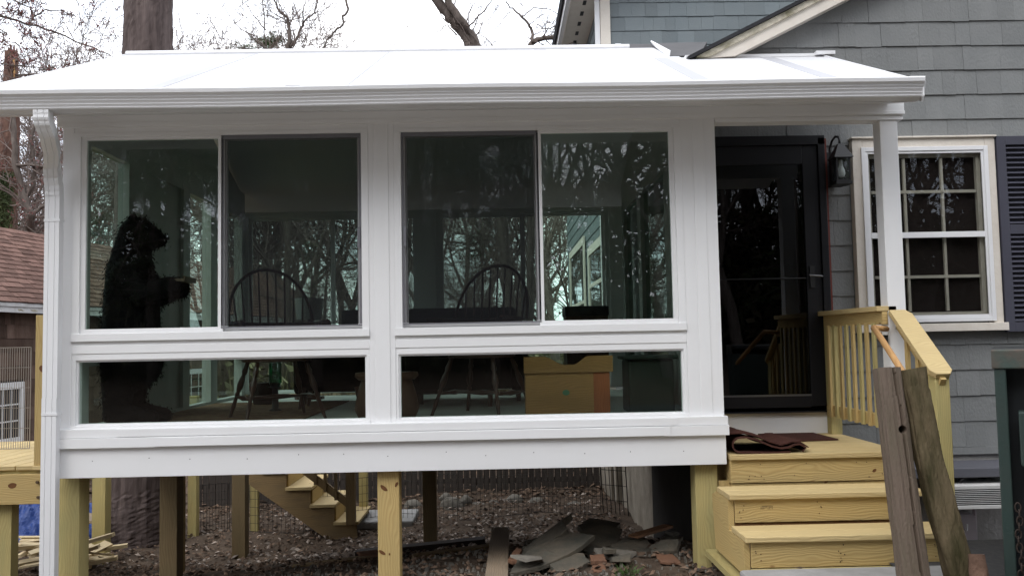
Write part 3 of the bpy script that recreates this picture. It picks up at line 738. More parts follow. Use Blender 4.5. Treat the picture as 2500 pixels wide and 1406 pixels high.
# round brown wooden drums by the centre post
for px, lab in ((905, 'round brown wooden stool half hidden left of the centre post'), (985, 'brown rounded wooden stool just right of the centre post')):
    q = at(px, 1015, 6.75)
    t = thing('wooden_stool', lab, 'stool', (q.x, 6.75, ZFL))
    m = MB(); m.tube([(q.x, 6.75, ZFL), (q.x, 6.75, ZFL+.08), (q.x, 6.75, ZFL+.2), (q.x, 6.75, ZFL+.30)], [.09, .125, .10, .07], 20)
    m.build('body', mat('brown_turned_wood', (.10, .045, .025), .5, .3, noise=.6), t, smooth=True)
    m = MB(); m.tube([(q.x, 6.75, ZFL+.301), (q.x, 6.75, ZFL+.33), (q.x, 6.75, ZFL+.36)], [.09, .12, .115], 20); m.build('top', mat('brown_turned_wood', (.1, .045, .025)), t, smooth=True)
# toy chest
x0, x1 = at(1283, 950, 6.62).x, at(1490, 950, 6.62).x
t = thing('toy_chest', 'orange pine chest with a scooped front board and red-stained right end', 'chest', ((x0+x1)/2, 6.8, ZFL))
m = MB(); m.bx(x0, x1-.13, 6.60, 6.63, ZFL+.02, ZFL+.33); m.build('front_panel', CHEST, t)
m = MB(); m.bx(x1-.13, x1-.005, 6.60, 6.63, ZFL+.02, ZFL+.33); m.build('front_corner', wood('red_pine', (.42, .13, .05), (.3, .08, .03), kn=.9), t)
m = MB(); m.bx(x0+.005, x1-.005, 6.631, 7.05, ZFL, ZFL+.35); m.build('box', CHEST, t)
m = MB(); zz = ZFL+.335; w_ = x1-x0
pts = [(x0-.01, 6.585, zz-.0), (x1+.02, 6.585, zz), (x1+.02, 6.585, zz+.125)]
for k in range(9): u = k/8; pts.append((x1-.16-.12*u, 6.585, zz+.125-.065*(3*u*u-2*u**3)))
for k in range(9): u = k/8; pts.append((x0+.30-.16*u, 6.585, zz+.06+.065*(3*u*u-2*u**3)))
pts.append((x0-.01, 6.585, zz+.125)); m.poly(pts, .018, (0, -1, 0)); m.build('scooped_board', CHEST, t)
m = MB(); q = at(1382, 958, 6.598); n = 12
m.poly([(q.x+.028*math.cos(2*math.pi*k/n), 6.5985, q.z+.022*math.sin(2*math.pi*k/n)) for k in range(n)], .002, (0, -1, 0)); m.build('emblem', mat('green_emblem', (.10, .22, .12), .6), t)
# green bin
x0, x1 = at(1530, 950, 6.7).x, at(1655, 950, 6.7).x
t = thing('storage_bin', 'dark green plastic bin in the right corner of the sunroom', 'bin', ((x0+x1)/2, 6.9, ZFL))
m = MB(); m.box(((x0+x1)/2, 6.9, ZFL+.21), (x1-x0-.04, .36, .42)); m.build('tub', GREENP, t, bevel=.02)
m = MB(); m.box(((x0+x1)/2, 6.9, ZFL+.435), (x1-x0+.02, .42, .03)); m.build('lid', GREENP, t, bevel=.01)
# shelf unit with dark box on top, seen through the right pane
x0, x1 = at(1382, 765, 8.6).x, at(1484, 765, 8.6).x
t = thing('side_cabinet', 'brown cabinet with a dark navy box lid, seen through the right-hand pane', 'cabinet', ((x0+x1)/2, 8.8, ZFL))
m = MB(); m.bx(x0, x1, 8.6, 9.0, ZFL, 1.86); m.build('body', mat('brown_cabinet', (.07, .035, .022), .5, .3, noise=.4), t)
m = MB(); m.bx(x0-.01, x1+.01, 8.59, 9.01, 1.861, 1.96); m.build('lid', mat('navy_lid', (.02, .025, .035), .5, .3), t, bevel=.01)

# ------------------------------------------------------------------ the grey shingled house
random.seed(31)
HS = thing('house', 'grey shingled house with white trim, black storm door and slate-blue shutter, right of the sunroom', 'house', (4.0, 7.2, 0))
def shingles(m, org, u, n, u0, u1, z0, ncourse, ex, ztop=None, proud=.016, wmin=.11, wmax=.34, holes=(), zmin=-9):
    """courses of single wedge-shaped shingles on a vertical wall"""
    u = Vector(u); n = Vector(n); org = Vector(org)
    for c in range(ncourse):
        zb = z0+c*ex; zt = zb+ex+.03
        x = u0-random.uniform(0, .2)
        while x < u1:
            w_ = random.uniform(wmin, wmax); xa, xb = max(x, u0), min(x+w_-.0018, u1); x += w_
            if xb-xa < .01: continue
            segs = [(xa, xb)]
            for hx0, hx1, hz0, hz1 in holes:
                if hz0 < zb+ex*.5 < hz1:
                    ns = []
                    for a, b in segs:
                        if b <= hx0 or a >= hx1: ns.append((a, b)); continue
                        if a < hx0: ns.append((a, hx0))
                        if b > hx1: ns.append((hx1, b))
                    segs = ns
            for a, b in segs:
                if b-a < .01: continue
                za, zb2 = zt, zt
                if ztop:
                    za, zb2 = min(zt, ztop(a)), min(zt, ztop(b))
                    if max(za, zb2) < zb+.01: continue
                    za, zb2 = max(za, zb+.001), max(zb2, zb+.001)
                pr = proud+random.uniform(-.002, .002); dz = random.uniform(-.003, .003)
                P = []
                for uu, zz, d in ((a, zb+dz, pr), (b, zb+dz, pr), (b, zb+dz, 0), (a, zb+dz, 0), (a, za, pr-.013), (b, zb2, pr-.013), (b, zb2, -.004), (a, za, -.004)):
                    P.append(tuple(org+u*uu+n*d+Vector((0, 0, zz))))
                m.quadify(P, [(0, 1, 2, 3), (7, 6, 5, 4), (0, 4, 5, 1), (1, 5, 6, 2), (3, 2, 6, 7), (0, 3, 7, 4)], random.random())
# rake line of the wing (its gable board)
RY = 7.06
ra0, ra1 = at(1700, 140, RY), at(1990, 0, RY); rb0, rb1 = at(1795, 137, RY), at(2065, 0, RY)
rslope = (rb1.z-rb0.z)/(rb1.x-rb0.x)
def rake_z(x): return rb0.z+(x-rb0.x)*rslope
dz_board = ra0.z+(rb0.x-ra0.x)*rslope-rb0.z      # vertical width of the board
# wing : wall core
m = MB()
XR = 7.5
WX = 1.62
m.poly([(WX, 7.215, .70), (XR, 7.215, .70), (XR, 7.215, rake_z(XR)+.1), (WX, 7.215, rake_z(WX)+.1)], .12, (0, -1, 0))
m.bx(WX, WX+.12, 7.336, 12.0, .70, rake_z(WX)+.05)
m.build('wall', SHINGF, HS)
m = MB()
zc0 = at(2300, 1092, 7.19).z
shingles(m, (0, 7.213, 0), (1, 0, 0), (0, -1, 0), WX, 5.9, zc0, 26, .2135, ztop=lambda x: rake_z(x)+.03,
         holes=((1.69, 2.80, .7, 3.30), (3.0, 4.23, 1.66, 3.26)))
m.build('shingle_siding', SHING, HS)
m = MB(); shingles(m, (WX, 0, 0), (0, 1, 0), (-1, 0, 0), 7.34, 12.0, zc0, 15, .2135); m.build('side_siding', SHING, HS)
# filler strip above door / window so courses end cleanly
m = MB(); m.bx(1.64, 5.9, 7.19, 7.23, zc0-.06, zc0-.001); m.build('water_table', SHING, HS)
# foundation of the wing
m = MB(); m.bx(1.66, XR, 7.225, 7.5, -1.2, .72); m.build('foundation', CONC, HS)
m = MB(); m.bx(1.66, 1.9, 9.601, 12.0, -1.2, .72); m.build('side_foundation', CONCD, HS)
m = MB(); m.bx(1.66, 1.9, 7.501, 9.6, -1.2, .72); m.build('side_foundation', mat('shaded_foundation', (.05, .046, .042), .95, .1, noise=.6, nscale=4), HS)  # near half: shade under the wing painted in as a dark colour
# rake board (mildewed top edge + clean face), shingle edge and roof slab
xe = 6.5
def rk(x, o): return rake_z(x)+o
m = MB(); e0 = ra0.x; e1 = rb0.x
m.poly([(e0+.06, RY, rk(e0+.06, 0)+dz_board*.72), (e1, RY, rb0.z), (xe, RY, rk(xe, 0)), (xe, RY, rk(xe, dz_board*.66)), (e0+.09, RY, rk(e0+.09, dz_board*.66))], .12, (0, -1, 0))
m.build('rake_board', TRIMC, HS)
m = MB(); m.poly([(e0, RY-.02, ra0.z-.01), (e0+.10, RY-.02, rk(e0+.10, dz_board*.64)), (xe, RY-.02, rk(xe, dz_board*.64)), (xe, RY-.02, rk(xe, dz_board)), (e0, RY-.02, rk(e0, dz_board))], .14, (0, -1, 0))
m.build('rake_moulding', TRIMD, HS)
m = MB(); ns = Vector((-rslope, 0, 1)).normalized()
m.poly([(e0-.08, RY-.045, rk(e0-.08, dz_board+.035)), (xe, RY-.045, rk(xe, dz_board+.035)), (xe, 12.02, rk(xe, dz_board+.035)), (e0-.08, 12.02, rk(e0-.08, dz_board+.035))], .028, ns)
m.build('roof', mat('dark_roof_shingle', (.035, .035, .038), .9, .1, noise=.6, bump=.4), HS)
# main block : walls, corner, eave
random.seed(32)
MX, MY = 1.56, 12.0
m = MB(); m.bx(MX+.02, 10, MY+.015, MY+.2, .0, 8.6); m.bx(MX+.02, MX+.2, MY+.201, 19.0, 0, 8.6); m.build('main_wall', SHINGF, HS)
m = MB(); zm0 = at(1700, 39.7, MY).z-.2057*30
shingles(m, (0, MY+.012, 0), (1, 0, 0), (0, -1, 0), 1.66, 6.2, zm0+.2057*22, 16, .2057, wmin=.10, wmax=.30); 
m.build('main_siding', SHINGF, HS)
m = MB(); shingles(m, (MX+.017, 0, 0), (0, 1, 0), (-1, 0, 0), MY+.1, 19.0, zm0+.2057*6, 26, .2057, proud=.03, wmin=.12, wmax=.34)
m.build('main_side_siding', SHINGF, HS)
m = MB(); m.bx(MX-.035, MX+.105, MY-.028, MY+.10, .0, 8.4); m.build('corner_board', TRIMC, HS, bevel=.004)
m = MB(); m.bx(MX-.11, MX-.045, MY-.02, MY+.035, .1, 8.3); m.build('downspout', WHITE2, HS)
m = MB(); m.bx(MX+.02, 3.2, MY+.02, MY+.25, -1.3, .4); m.bx(MX-.02, MX+.19, MY+.251, 19, -1.3, .4); m.build('main_foundation', CONCD, HS)
q = at(1429, 118, 1.0); YE = MX/q.x; ZE = CAMZ+(q.z-CAMZ)*YE; XO = at(1357, 118, 1.0).x*YE
m = MB(); m.bx(XO+.10, MX-.001, MY-.45, 19.6, ZE, ZE+.02); m.build('soffit', TRIMC, HS)
m = MB(); m.bx(XO+.085, XO+.10, MY-.45, 19.6, ZE-.02, ZE+.16); m.build('fascia', TRIMC, HS)
m = MB()
gp = [(XO+.084, ZE-.0), (XO+.02, ZE+.005), (XO+.012, ZE+.05), (XO+.03, ZE+.06), (XO, ZE+.10), (XO-.005, ZE+.135), (XO+.084, ZE+.135)]
n = len(gp); vs = [(x, MY-.45, z) for x, z in gp]+[(x, 19.6, z) for x, z in gp]
m.quadify(vs, [(i, (i+1) % n, (i+1) % n+n, i+n) for i in range(n)]+[tuple(reversed(range(n))), tuple(range(n, 2*n))]); m.build('gutter', WHITE2, HS)
m = MB(); y = MY-.1
while y < 19.3: m.bx(XO+.27, XO+.32, y, y+.16, ZE-.006, ZE-.001); y += .42
m.build('soffit_vents', BLACKM, HS)
q2 = at(1410, 86, YE); m = MB(); m.tube([(XO+.28, YE*.985, ZE-.002), (XO+.28, YE*.985, ZE-.09)], [.07, .085], 12); m.build('floodlight', WHITE2, HS, smooth=True)
m = MB(); m.poly([(XO-.05, MY-.5, ZE+.15), (10, MY-.5, ZE+3.2), (10, 19.7, ZE+3.2), (XO-.05, 19.7, ZE+.15)], .08, Vector((-.36, 0, 1)).normalized()); m.build('main_roof', MATS['dark_roof_shingle'], HS)
# side windows of the main block, seen through the sunroom
for y0, y1, z0, z1 in ((15.1, 17.9, 1.3, 3.3), (12.4, 14.2, 2.0, 3.0)):
    m = MB(); t_ = .14; X = MX-.028
    m.bx(X-.03, X, y0, y1, z0-t_, z0); m.bx(X-.03, X, y0, y1, z1, z1+t_); m.bx(X-.03, X, y0-t_, y0, z0-t_, z1+t_); m.bx(X-.03, X, y1, y1+t_, z0-t_, z1+t_)
    m.bx(X-.022, X, y0, y1, (z0+z1)/2-.03, (z0+z1)/2+.03)
    o = m.build('side_window', TRIMC, HS); p = MB(); p.bx(X-.012, X-.008, y0, y1, z0, z1); p.build('pane', GLASSH, o); p = MB(); p.bx(X-.004, X-.001, y0, y1, z0, z1); p.build('blind', mat('blind', (.12, .13, .13), .7), o)
# membrane patch joining sunroom roof and house
m = MB()
A = [at(1592, 106, 8.2), at(1726, 103, 8.6), at(1708, 136, 7.25), at(1634, 138, 7.3)]
m.poly([A[3], A[2], A[1], A[0]], .05, None); m.poly([at(1500, 119, 9.0), at(1595, 122, 9.0), at(1590, 108, 9.3), at(1507, 108, 9.3)], .04, None)
m.build('membrane_patch', MEMB, HS)
m = MB(); m.poly([at(1588, 106, 8.19)+Vector((0, 0, .02)), at(1600, 122, 8.18), at(1632, 141, 7.26), at(1634, 126, 7.26)+Vector((0, 0, .0))], .012, None); m.build('white_flashing', WHITE2, HS)
m = MB(); m.tube([at(1503, 119, 8.4), at(1504, 109, 8.4), at(1514, 110, 8.4), at(1520, 119, 8.4)], .012, 6); m.build('roof_cable', WHITE2, HS)
# ---- storm door
random.seed(33)
DX0, DX1 = 1.70, 2.765
m = MB()
m.bx(DX0, DX0+.06, 7.10, 7.2, 1.0, 3.28); m.bx(DX1-.06, DX1, 7.10, 7.2, 1.0, 3.28); m.bx(DX0, DX1, 7.10, 7.2, 3.22, 3.30)
m.bx(DX0+.02, DX1-.02, 7.105, 7.2, .99, 1.0)
dr = m.build('storm_door', BLACKP, HS, bevel=.004)
m = MB(); m.bx(DX0+.055, DX0+.10, 7.12, 7.16, 1.04, 3.22); m.bx(2.575, DX1-.061, 7.12, 7.16, 1.04, 3.22); m.bx(DX0+.10, 2.575, 7.12, 7.16, 3.06, 3.22); m.bx(DX0+.10, 2.575, 7.12, 7.16, 1.03, 1.13)
m.bx(DX0+.10, 2.575, 7.124, 7.150, 2.095, 2.105); m.build('door_frame', BLACKP, dr, bevel=.004)
m = MB(); m.bx(DX0+.10, 2.575, 7.135, 7.139, 1.13, 3.06); m.build('pane', GLASSD, dr)
m = MB(); m.bx(DX0+.061, DX1-.061, 7.19, 7.24, 1.0, 3.22); m.build('inner_door', mat('matt_black', (.006, .006, .007), .95, .05), dr)
m = MB(); m.bx(DX0+.25, 2.46, 7.183, 7.190, 1.2, 2.9); m.build('inner_door_panel', mat('dark_brown_panel', (.012, .007, .006), .9, .05), dr)
m = MB(); m.bx(2.60, 2.64, 7.108, 7.12, 2.02, 2.20); m.build('handle_plate', BLACKM, dr)
m = MB(); m.tube([(2.60, 7.09, 2.115), (2.585, 7.075, 2.12), (2.62, 7.072, 2.118), (2.69, 7.08, 2.112), (2.70, 7.1, 2.11)], .007, 6); m.build('door_handle', mat('dull_chrome', (.2, .2, .21), .3, .5, metal=.8), dr)
m = MB(); m.bx(DX0+.10, 2.575, 7.117, 7.124, 1.125, 1.14); m.build('bottom_track', mat('dull_chrome', (.2, .2, .21)), dr)
m = MB(); m.bx(DX1+.001, DX1+.028, 7.14, 7.2, 1.0, 3.28); m.build('casing_edge', MAHOG, HS)
m = MB(); m.bx(DX0-.02, DX1+.02, 7.15, 7.21, .812, .995); m.build('kick_board', WHITE, HS)
# ---- window
WX0, WX1, WZ0, WZ1 = 3.01, 4.225, 1.665, 3.268
m = MB()
m.bx(WX0, WX0+.085, 7.135, 7.21, WZ0, WZ1); m.bx(WX1-.085, WX1, 7.135, 7.21, WZ0, WZ1); m.bx(WX0+.086, WX1-.086, 7.137, 7.21, WZ1-.09, WZ1); m.bx(WX0-.02, WX1+.02, 7.10, 7.21, WZ0-.03, WZ0+.035)
m.bx(WX0-.01, WX1+.01, 7.115, 7.21, WZ1+.001, WZ1+.016)
win = m.build('window', TRIMC, HS, bevel=.003)
m = MB()
def ring(m, x0, x1, z0, z1, w, ya, yb):
    m.bx(x0, x0+w, ya, yb, z0, z1); m.bx(x1-w, x1, ya, yb, z0, z1); m.bx(x0+w, x1-w, ya+.001, yb, z1-w, z1); m.bx(x0+w, x1-w, ya+.001, yb, z0, z0+w)
ring(m, WX0+.07, WX1-.07, WZ0+.05, WZ1-.075, .035, 7.118, 7.136); ring(m, WX0+.105, WX1-.105, WZ0+.085, WZ1-.11, .022, 7.126, 7.142)
zmid = at(2350, 572, 7.13).z
m.bx(WX0+.127, WX1-.127, 7.124, 7.142, zmid-.024, zmid+.024); m.build('storm_frame', WHITE2, win, bevel=.002)
m = MB(); gx0, gx1, gz0, gz1 = WX0+.127, WX1-.127, WZ0+.107, WZ1-.132
ring(m, gx0-.01, gx1+.01, gz0-.01, gz1+.01, .036, 7.165, 7.20)
for k in (1, 2):
    x = gx0+(gx1-gx0)*k/3; m.bx(x-.011, x+.011, 7.168, 7.19, gz0+.035, gz1-.035)
for z in (at(2350, 467, 7.17).z, at(2350, 674, 7.17).z): m.bx(gx0+.035, gx1-.035, 7.164, 7.19, z-.012, z+.012)
m.bx(gx0+.035, gx1-.035, 7.166, 7.19, zmid-.02, zmid+.02); m.build('sash', mat('old_cream_sash', (.60, .58, .53), .6, .3, noise=.3), win)
m = MB(); m.bx(gx0, gx1, 7.130, 7.133, gz0, gz1); m.build('pane', GLASSH, win)
m = MB(); m.bx(gx0-.01, gx1+.01, 7.205, 7.212, gz0, gz1); m.build('dark_room', mat('room_dark', (.025, .02, .02), .8, .1, noise=.5, nscale=3), win)
# ---- shutter
SHX0, SHX1 = 4.235, 4.70
m = MB(); z0, z1 = 1.62, 3.272; zm = at(2460, 560, 7.12).z
m.bx(SHX0, SHX0+.075, 7.12, 7.155, z0, z1); m.bx(SHX1-.075, SHX1, 7.12, 7.155, z0, z1)
for a, b in ((z0, z0+.08), (zm-.04, zm+.04), (z1-.075, z1)): m.bx(SHX0+.075, SHX1-.075, 7.121, 7.155, a, b)
sh = m.build('shutter', SHUT, HS, bevel=.003)
m = MB()
for a, b in ((z0+.08, zm-.04), (zm+.04, z1-.075)):
    k = int((b-a)/.040)
    for i in range(k):
        z = a+(i+.5)*(b-a)/k; m.box(((SHX0+SHX1)/2, 7.137, z), (SHX1-SHX0-.15, .040, .006), Matrix.Rotation(R(40), 3, 'X'))
m.bx(SHX0+.07, SHX1-.07, 7.1535, 7.158, z0+.05, z1-.05)
m.build('louvres', SHUT, sh)
# ---- wall lantern
lc = at(2052, 400, 7.0); lz = lambda y: at(2050, y, 7.0).z
t = thing('wall_lantern', 'black wall lantern with clear glass and a bare bulb, beside the storm door', 'lantern', (lc.x, 7.0, lz(455)))
x, y = lc.x, 7.0; zb, ze, za = lz(452), lz(388), lz(358)
m = MB(); m.box((x, y, zb+.012), (.135, .135, .024)); m.box((x, y, zb+.03), (.115, .115, .014)); m.build('base', BLACKM, t)
m = MB()
for sx in (-1, 1):
    for sy in (-1, 1): m.box((x+sx*.053, y+sy*.053, (zb+ze)/2+.015), (.012, .012, ze-zb-.03))
m.build('cage', BLACKM, t)
m = MB(); q0 = .08; q1 = .02
P = [(x-q0, y-q0, ze), (x+q0, y-q0, ze), (x+q0, y+q0, ze), (x-q0, y+q0, ze), (x-q1, y-q1, za+.02), (x+q1, y-q1, za+.02), (x+q1, y+q1, za+.02), (x-q1, y+q1, za+.02)]
m.quadify(P, [(3, 2, 1, 0), (4, 5, 6, 7), (0, 1, 5, 4), (1, 2, 6, 5), (2, 3, 7, 6), (3, 0, 4, 7)]); m.build('roof_cap', BLACKM, t)
m = MB(); m.bx(x-.046, x+.046, y-.054, y-.052, zb+.04, ze); m.bx(x+.052, x+.054, y-.046, y+.046, zb+.04, ze); m.bx(x-.054, x-.052, y-.046, y+.046, zb+.04, ze); m.build('glass_pane', GLASSL, t)
m = MB(); zz = ze-.012
m.tube([(x, y, zz), (x, y, zz-.035), (x, y, zz-.05), (x, y, zz-.085), (x, y, zz-.115), (x, y, zz-.14), (x, y, zz-.15)], [.014, .015, .018, .032, .036, .026, .004], 14); m.build('bulb', BULB, t, smooth=True)
m = MB(); m.box((x, y+.10, zb+.12), (.10, .05, .24)); m.box((x-.02, 7.175, zb+.16), (.11, .03, .30)); m.build('wall_plate', BLACKM, t, bevel=.005)
m = MB(); pts = []
for k in range(9):
    a = math.pi*(k/8); pts.append((x-.01, 7.10-.09*math.cos(a)+.0, za+.03+.06*math.sin(a)))
pts = [(x, 7.0, za+.02), (x, 7.0, za+.05), (x, 7.02, za+.085), (x-.005, 7.07, za+.10), (x-.01, 7.13, za+.08), (x-.02, 7.165, za+.02), (x-.02, 7.17, za-.08)]
m.tube(pts, .010, 7); m.build('bracket_arm', BLACKM, t, smooth=True)
# ---- ac unit, cables, boxes
q = at(2318, 1185, 6.75); q1 = at(2318, 1243, 6.75)
t = thing('air_conditioner', 'off-white window air conditioner with black louvred grille mounted low on the house wall', 'air conditioner', (q.x+.3, 6.95, q1.z))
m = MB(); m.bx(q.x, q.x+.62, 6.752, 7.2, q1.z, q.z); m.build('case', ACW, t, bevel=.008)
m = MB(); gx = q.x+.05
ring(m, q.x, q.x+.62, q1.z+.0, q.z-.001, .03, 6.735, 6.75); m.build('front_frame', ACW, t, bevel=.004)
m = MB(); m.bx(q.x+.03, q.x+.59, 6.744, 6.75, q1.z+.03, q.z-.032); m.build('grille_back', ACD, t)
m = MB(); k = 8
for i in range(k): z = q1.z+.035+(q.z-q1.z-.07)*(i+.5)/k; m.box((q.x+.31, 6.740, z), (.56, .012, .0035), Matrix.Rotation(R(-20), 3, 'X'))
m.build('grille_slats', ACW, t)
q = at(2336, 1256, 7.1); q1 = at(2382, 1325, 7.1)
t = thing('utility_box', 'small pinkish-grey electrical box on the foundation below the air conditioner', 'utility box', ((q.x+q1.x)/2, 7.15, q1.z))
m = MB(); m.bx(q.x, q1.x, 7.10, 7.222, q1.z, q.z); b_ = m.build('case', BLUEG, t, bevel=.006)
m = MB(); m.bx(q.x-.004, q1.x+.004, 7.09, 7.099, q1.z+.01, q.z-.01); m.build('cover', BLUEG, t, bevel=.003)
m = MB(); m.tube([(q.x+.06, 7.085, q.z-.12), (q.x+.06, 7.07, q.z-.12), (q.x+.065, 7.07, q.z-.07)], .008, 6); m.build('lever', WHITE2, t)
m = MB(); m.tube([(q1.x+.05, 7.19, q1.z-.25), (q1.x+.05, 7.19, q.z+.02), (q1.x+.05, 7.15, q.z+.05), (q1.x+.02, 7.12, q.z+.06)], .016, 8); m.build('conduit', BLUEG, t, smooth=True)
q = at(2300, 1141, 6.85); q1 = at(2440, 1155, 6.85)
m = MB(); m.bx(q.x-.25, q1.x+.6, 6.80, 7.22, q1.z-.02, q.z); tag(m.build('wall_shelf', mat('grey_shelf', (.10, .10, .115), .6, .3), bevel=.006), 'dark grey plank ledge along the foundation above the air conditioner', 'ledge')
m = MB(); c0 = at(2330, 1180, 6.95)
m.tube([at(2306, 1165, 6.95), at(2322, 1172, 6.9), at(2335, 1186, 6.9), at(2345, 1172, 6.9), at(2358, 1163, 6.95), at(2372, 1164, 7.0), at(2392, 1172, 7.05)], .012, 7)
m.tube([at(2395, 1168, 7.1), at(2410, 1161, 7.0), at(2425, 1163, 7.0), at(2440, 1172, 7.0)], .014, 7)
tag(m.build('grey_cables', mat('grey_cable', (.2, .19, .19), .5, .3), smooth=True), 'loops of grey cable lying on top of the air conditioner', 'cable')
m = MB(); m.poly([at(2303, 1108, 6.6), at(2306, 1130, 6.6), at(2317, 1136, 6.6), at(2312, 1120, 6.6), at(2308, 1105, 6.6)], .02, (0, -1, 0)); tag(m.build('white_bag', WHITE), 'scrap of white plastic bag beside the stair post at the foundation', 'bag')

# ------------------------------------------------------------------ porch landing, stairs, rails
random.seed(41)
PS = thing('porch_stairs', 'yellow pine porch landing and three-step stairs with railing, leading to the black storm door', 'stairs', (2.1, 5.9, .2))
LZ = .815
y = 5.93
while y < 7.14:
    w_ = .138; m = MB(); m.bx(1.57, 2.78, y, min(y+w_-.004, 7.145), LZ-.036, LZ); m.build('deck_board', PINEP, PS, bevel=.004); y += w_
m = MB(); m.bx(1.575, 2.76, 5.955, 5.99, LZ-.195, LZ-.037); m.build('fascia', PINE, PS, bevel=.003)
m = MB(); m.bx(1.585, 2.75, 5.965, 6.0, LZ-.32, LZ-.196); m.build('lower_fascia', PINE, PS, bevel=.003)
m = MB(); m.bx(1.576, 1.61, 6.001, 7.13, LZ-.2, LZ-.037); m.bx(1.585, 1.62, 6.001, 7.13, LZ-.36, LZ-.201); m.build('side_joist', PINE, PS)
m = MB(); m.bx(2.72, 2.755, 6.001, 7.13, LZ-.2, LZ-.037); m.build('side_joist', PINE, PS)
m = MB(); m.bx(1.53, 1.60, 6.07, 6.14, -.1, LZ-.361); m.build('landing_post', PINE, PS)
m = MB(); m.bx(1.51, 1.62, 6.02, 6.06, .50, .625); m.build('cross_block', PINE, PS)
XA, XB = 1.44, 2.70
treads = [(5.50, .625), (5.165, .435)]
for i, (yf, z) in enumerate(treads):
    m = MB(); m.bx(XA, XB, yf, yf+.155, z-.036, z); m.build('tread_board', PINEP, PS, bevel=.006)
    m = MB(); m.bx(XA, XB, yf+.158, yf+.32, z-.036, z); m.build('tread_board', PINEP, PS, bevel=.006)
    zb = .43 if i == 0 else .245
    m = MB(); m.bx(XA+.04, XB-.04, yf+.03, yf+.055, zb+.012 if i == 0 else zb+.0, z-.037); m.build('riser', PINE, PS, bevel=.003)
    if i == 0:
        m = MB(); m.bx(XA+.042, XB-.042, yf+.045, yf+.06, .395, .4425); m.build('riser_gap_board', wood('reddish_pine', (.36, .19, .075), (.25, .12, .05)), PS)
m = MB(); m.bx(XA+.03, XB+.02, 5.155, 5.19, .19, .244); m.build('base_board', PINEG, PS, bevel=.003)
m = MB(); m.bx(XA-.05, XA+.03, 5.17, 6.0, .13, .17); m.build('sleeper', PINEG, PS)
for x in (XA+.035, XB-.07):
    m = MB(); m.poly([(x, 5.21, .20), (x, 5.9, .20), (x, 5.95, .55), (x, 5.85, .588), (x, 5.54, .588), (x, 5.535, .398), (x, 5.21, .398)], .036, (1, 0, 0)); m.build('stringer', PINE, PS)
# grade stamps on the risers (small grey blocks of stamp ink)
m = MB(); q = at(1872, 1238, 5.529)
for i in range(9):
    for j in range(3):
        if random.random() < .75: m.bx(q.x-.040+i*.009, q.x-.040+i*.009+.006, 5.5285, 5.5295, q.z-.010+j*.008, q.z-.010+j*.008+.004)
q = at(2310, 1342, 5.194); 
m.build('lumber_stamp', mat('stamp_ink', (.14, .10, .05), .8), PS)
# railing: newel at wall, top rail into the depth, balusters
m = MB(); m.bx(2.70, 2.79, 7.04, 7.13, LZ, 1.765); m.build('newel_post', PINEG, PS, bevel=.003)
m = MB(); m.bar((2.725, 7.14, 1.80), (2.725, 6.0, 1.80), .14, .036); m.build('cap_rail', PINEP, PS, bevel=.003)
m = MB(); m.bar((2.71, 7.1, 1.735), (2.71, 6.0, 1.735), .036, .088); m.build('top_rail', PINE, PS)
m = MB(); m.bar((2.71, 7.1, 1.01), (2.71, 6.0, 1.01), .036, .088); m.build('bottom_rail', PINE, PS)
for k in range(8):
    y = 6.98-k*.122; m = MB(); m.bx(2.672, 2.691, y-.021, y+.021, .96, 1.70)
    m.build('baluster', PINEG if k % 2 else PINE, PS, bevel=.002)
# sloping cap board beside the stairs
a, b = Vector((2.80, 5.97, 1.79)), Vector((2.795, 5.40, 1.365)); d = (b-a).normalized(); s = Vector((1, 0, 0)); nn = s.cross(d).normalized()
if nn.z < 0: nn = -nn
L = (b-a).length; w2 = .0725
P = [a-s*w2, a+s*w2*.55, a+s*w2+d*.05, a+s*w2+d*(L-.04), a+s*w2*.6+d*L, a-s*w2*.6+d*L, a-s*w2+d*(L-.04)]
m = MB(); m.poly(P, .036, nn); m.build('sloping_cap', PINEP, PS, bevel=.003)
m = MB(); m.bar(a+Vector((0, .0, -.085)), b+Vector((0, .03, -.075)), .036, .10); m.build('sloping_rail', PINE, PS)
m = MB(); m.bar(Vector((2.80, 5.99, 1.03)), Vector((2.80, 5.45, .62)), .036, .088); m.build('lower_rail', PINEP, PS)
for t_ in (.25, .5, .75):
    m = MB(); p = a.lerp(b, t_); m.bx(2.765, 2.785, p.y-.02, p.y+.02, p.z-.78, p.z-.07); m.build('baluster', PINE, PS)
m = MB(); m.bx(2.755, 2.845, 5.43, 5.52, .20, 1.375); m.build('stair_post', PINEG, PS, bevel=.003)
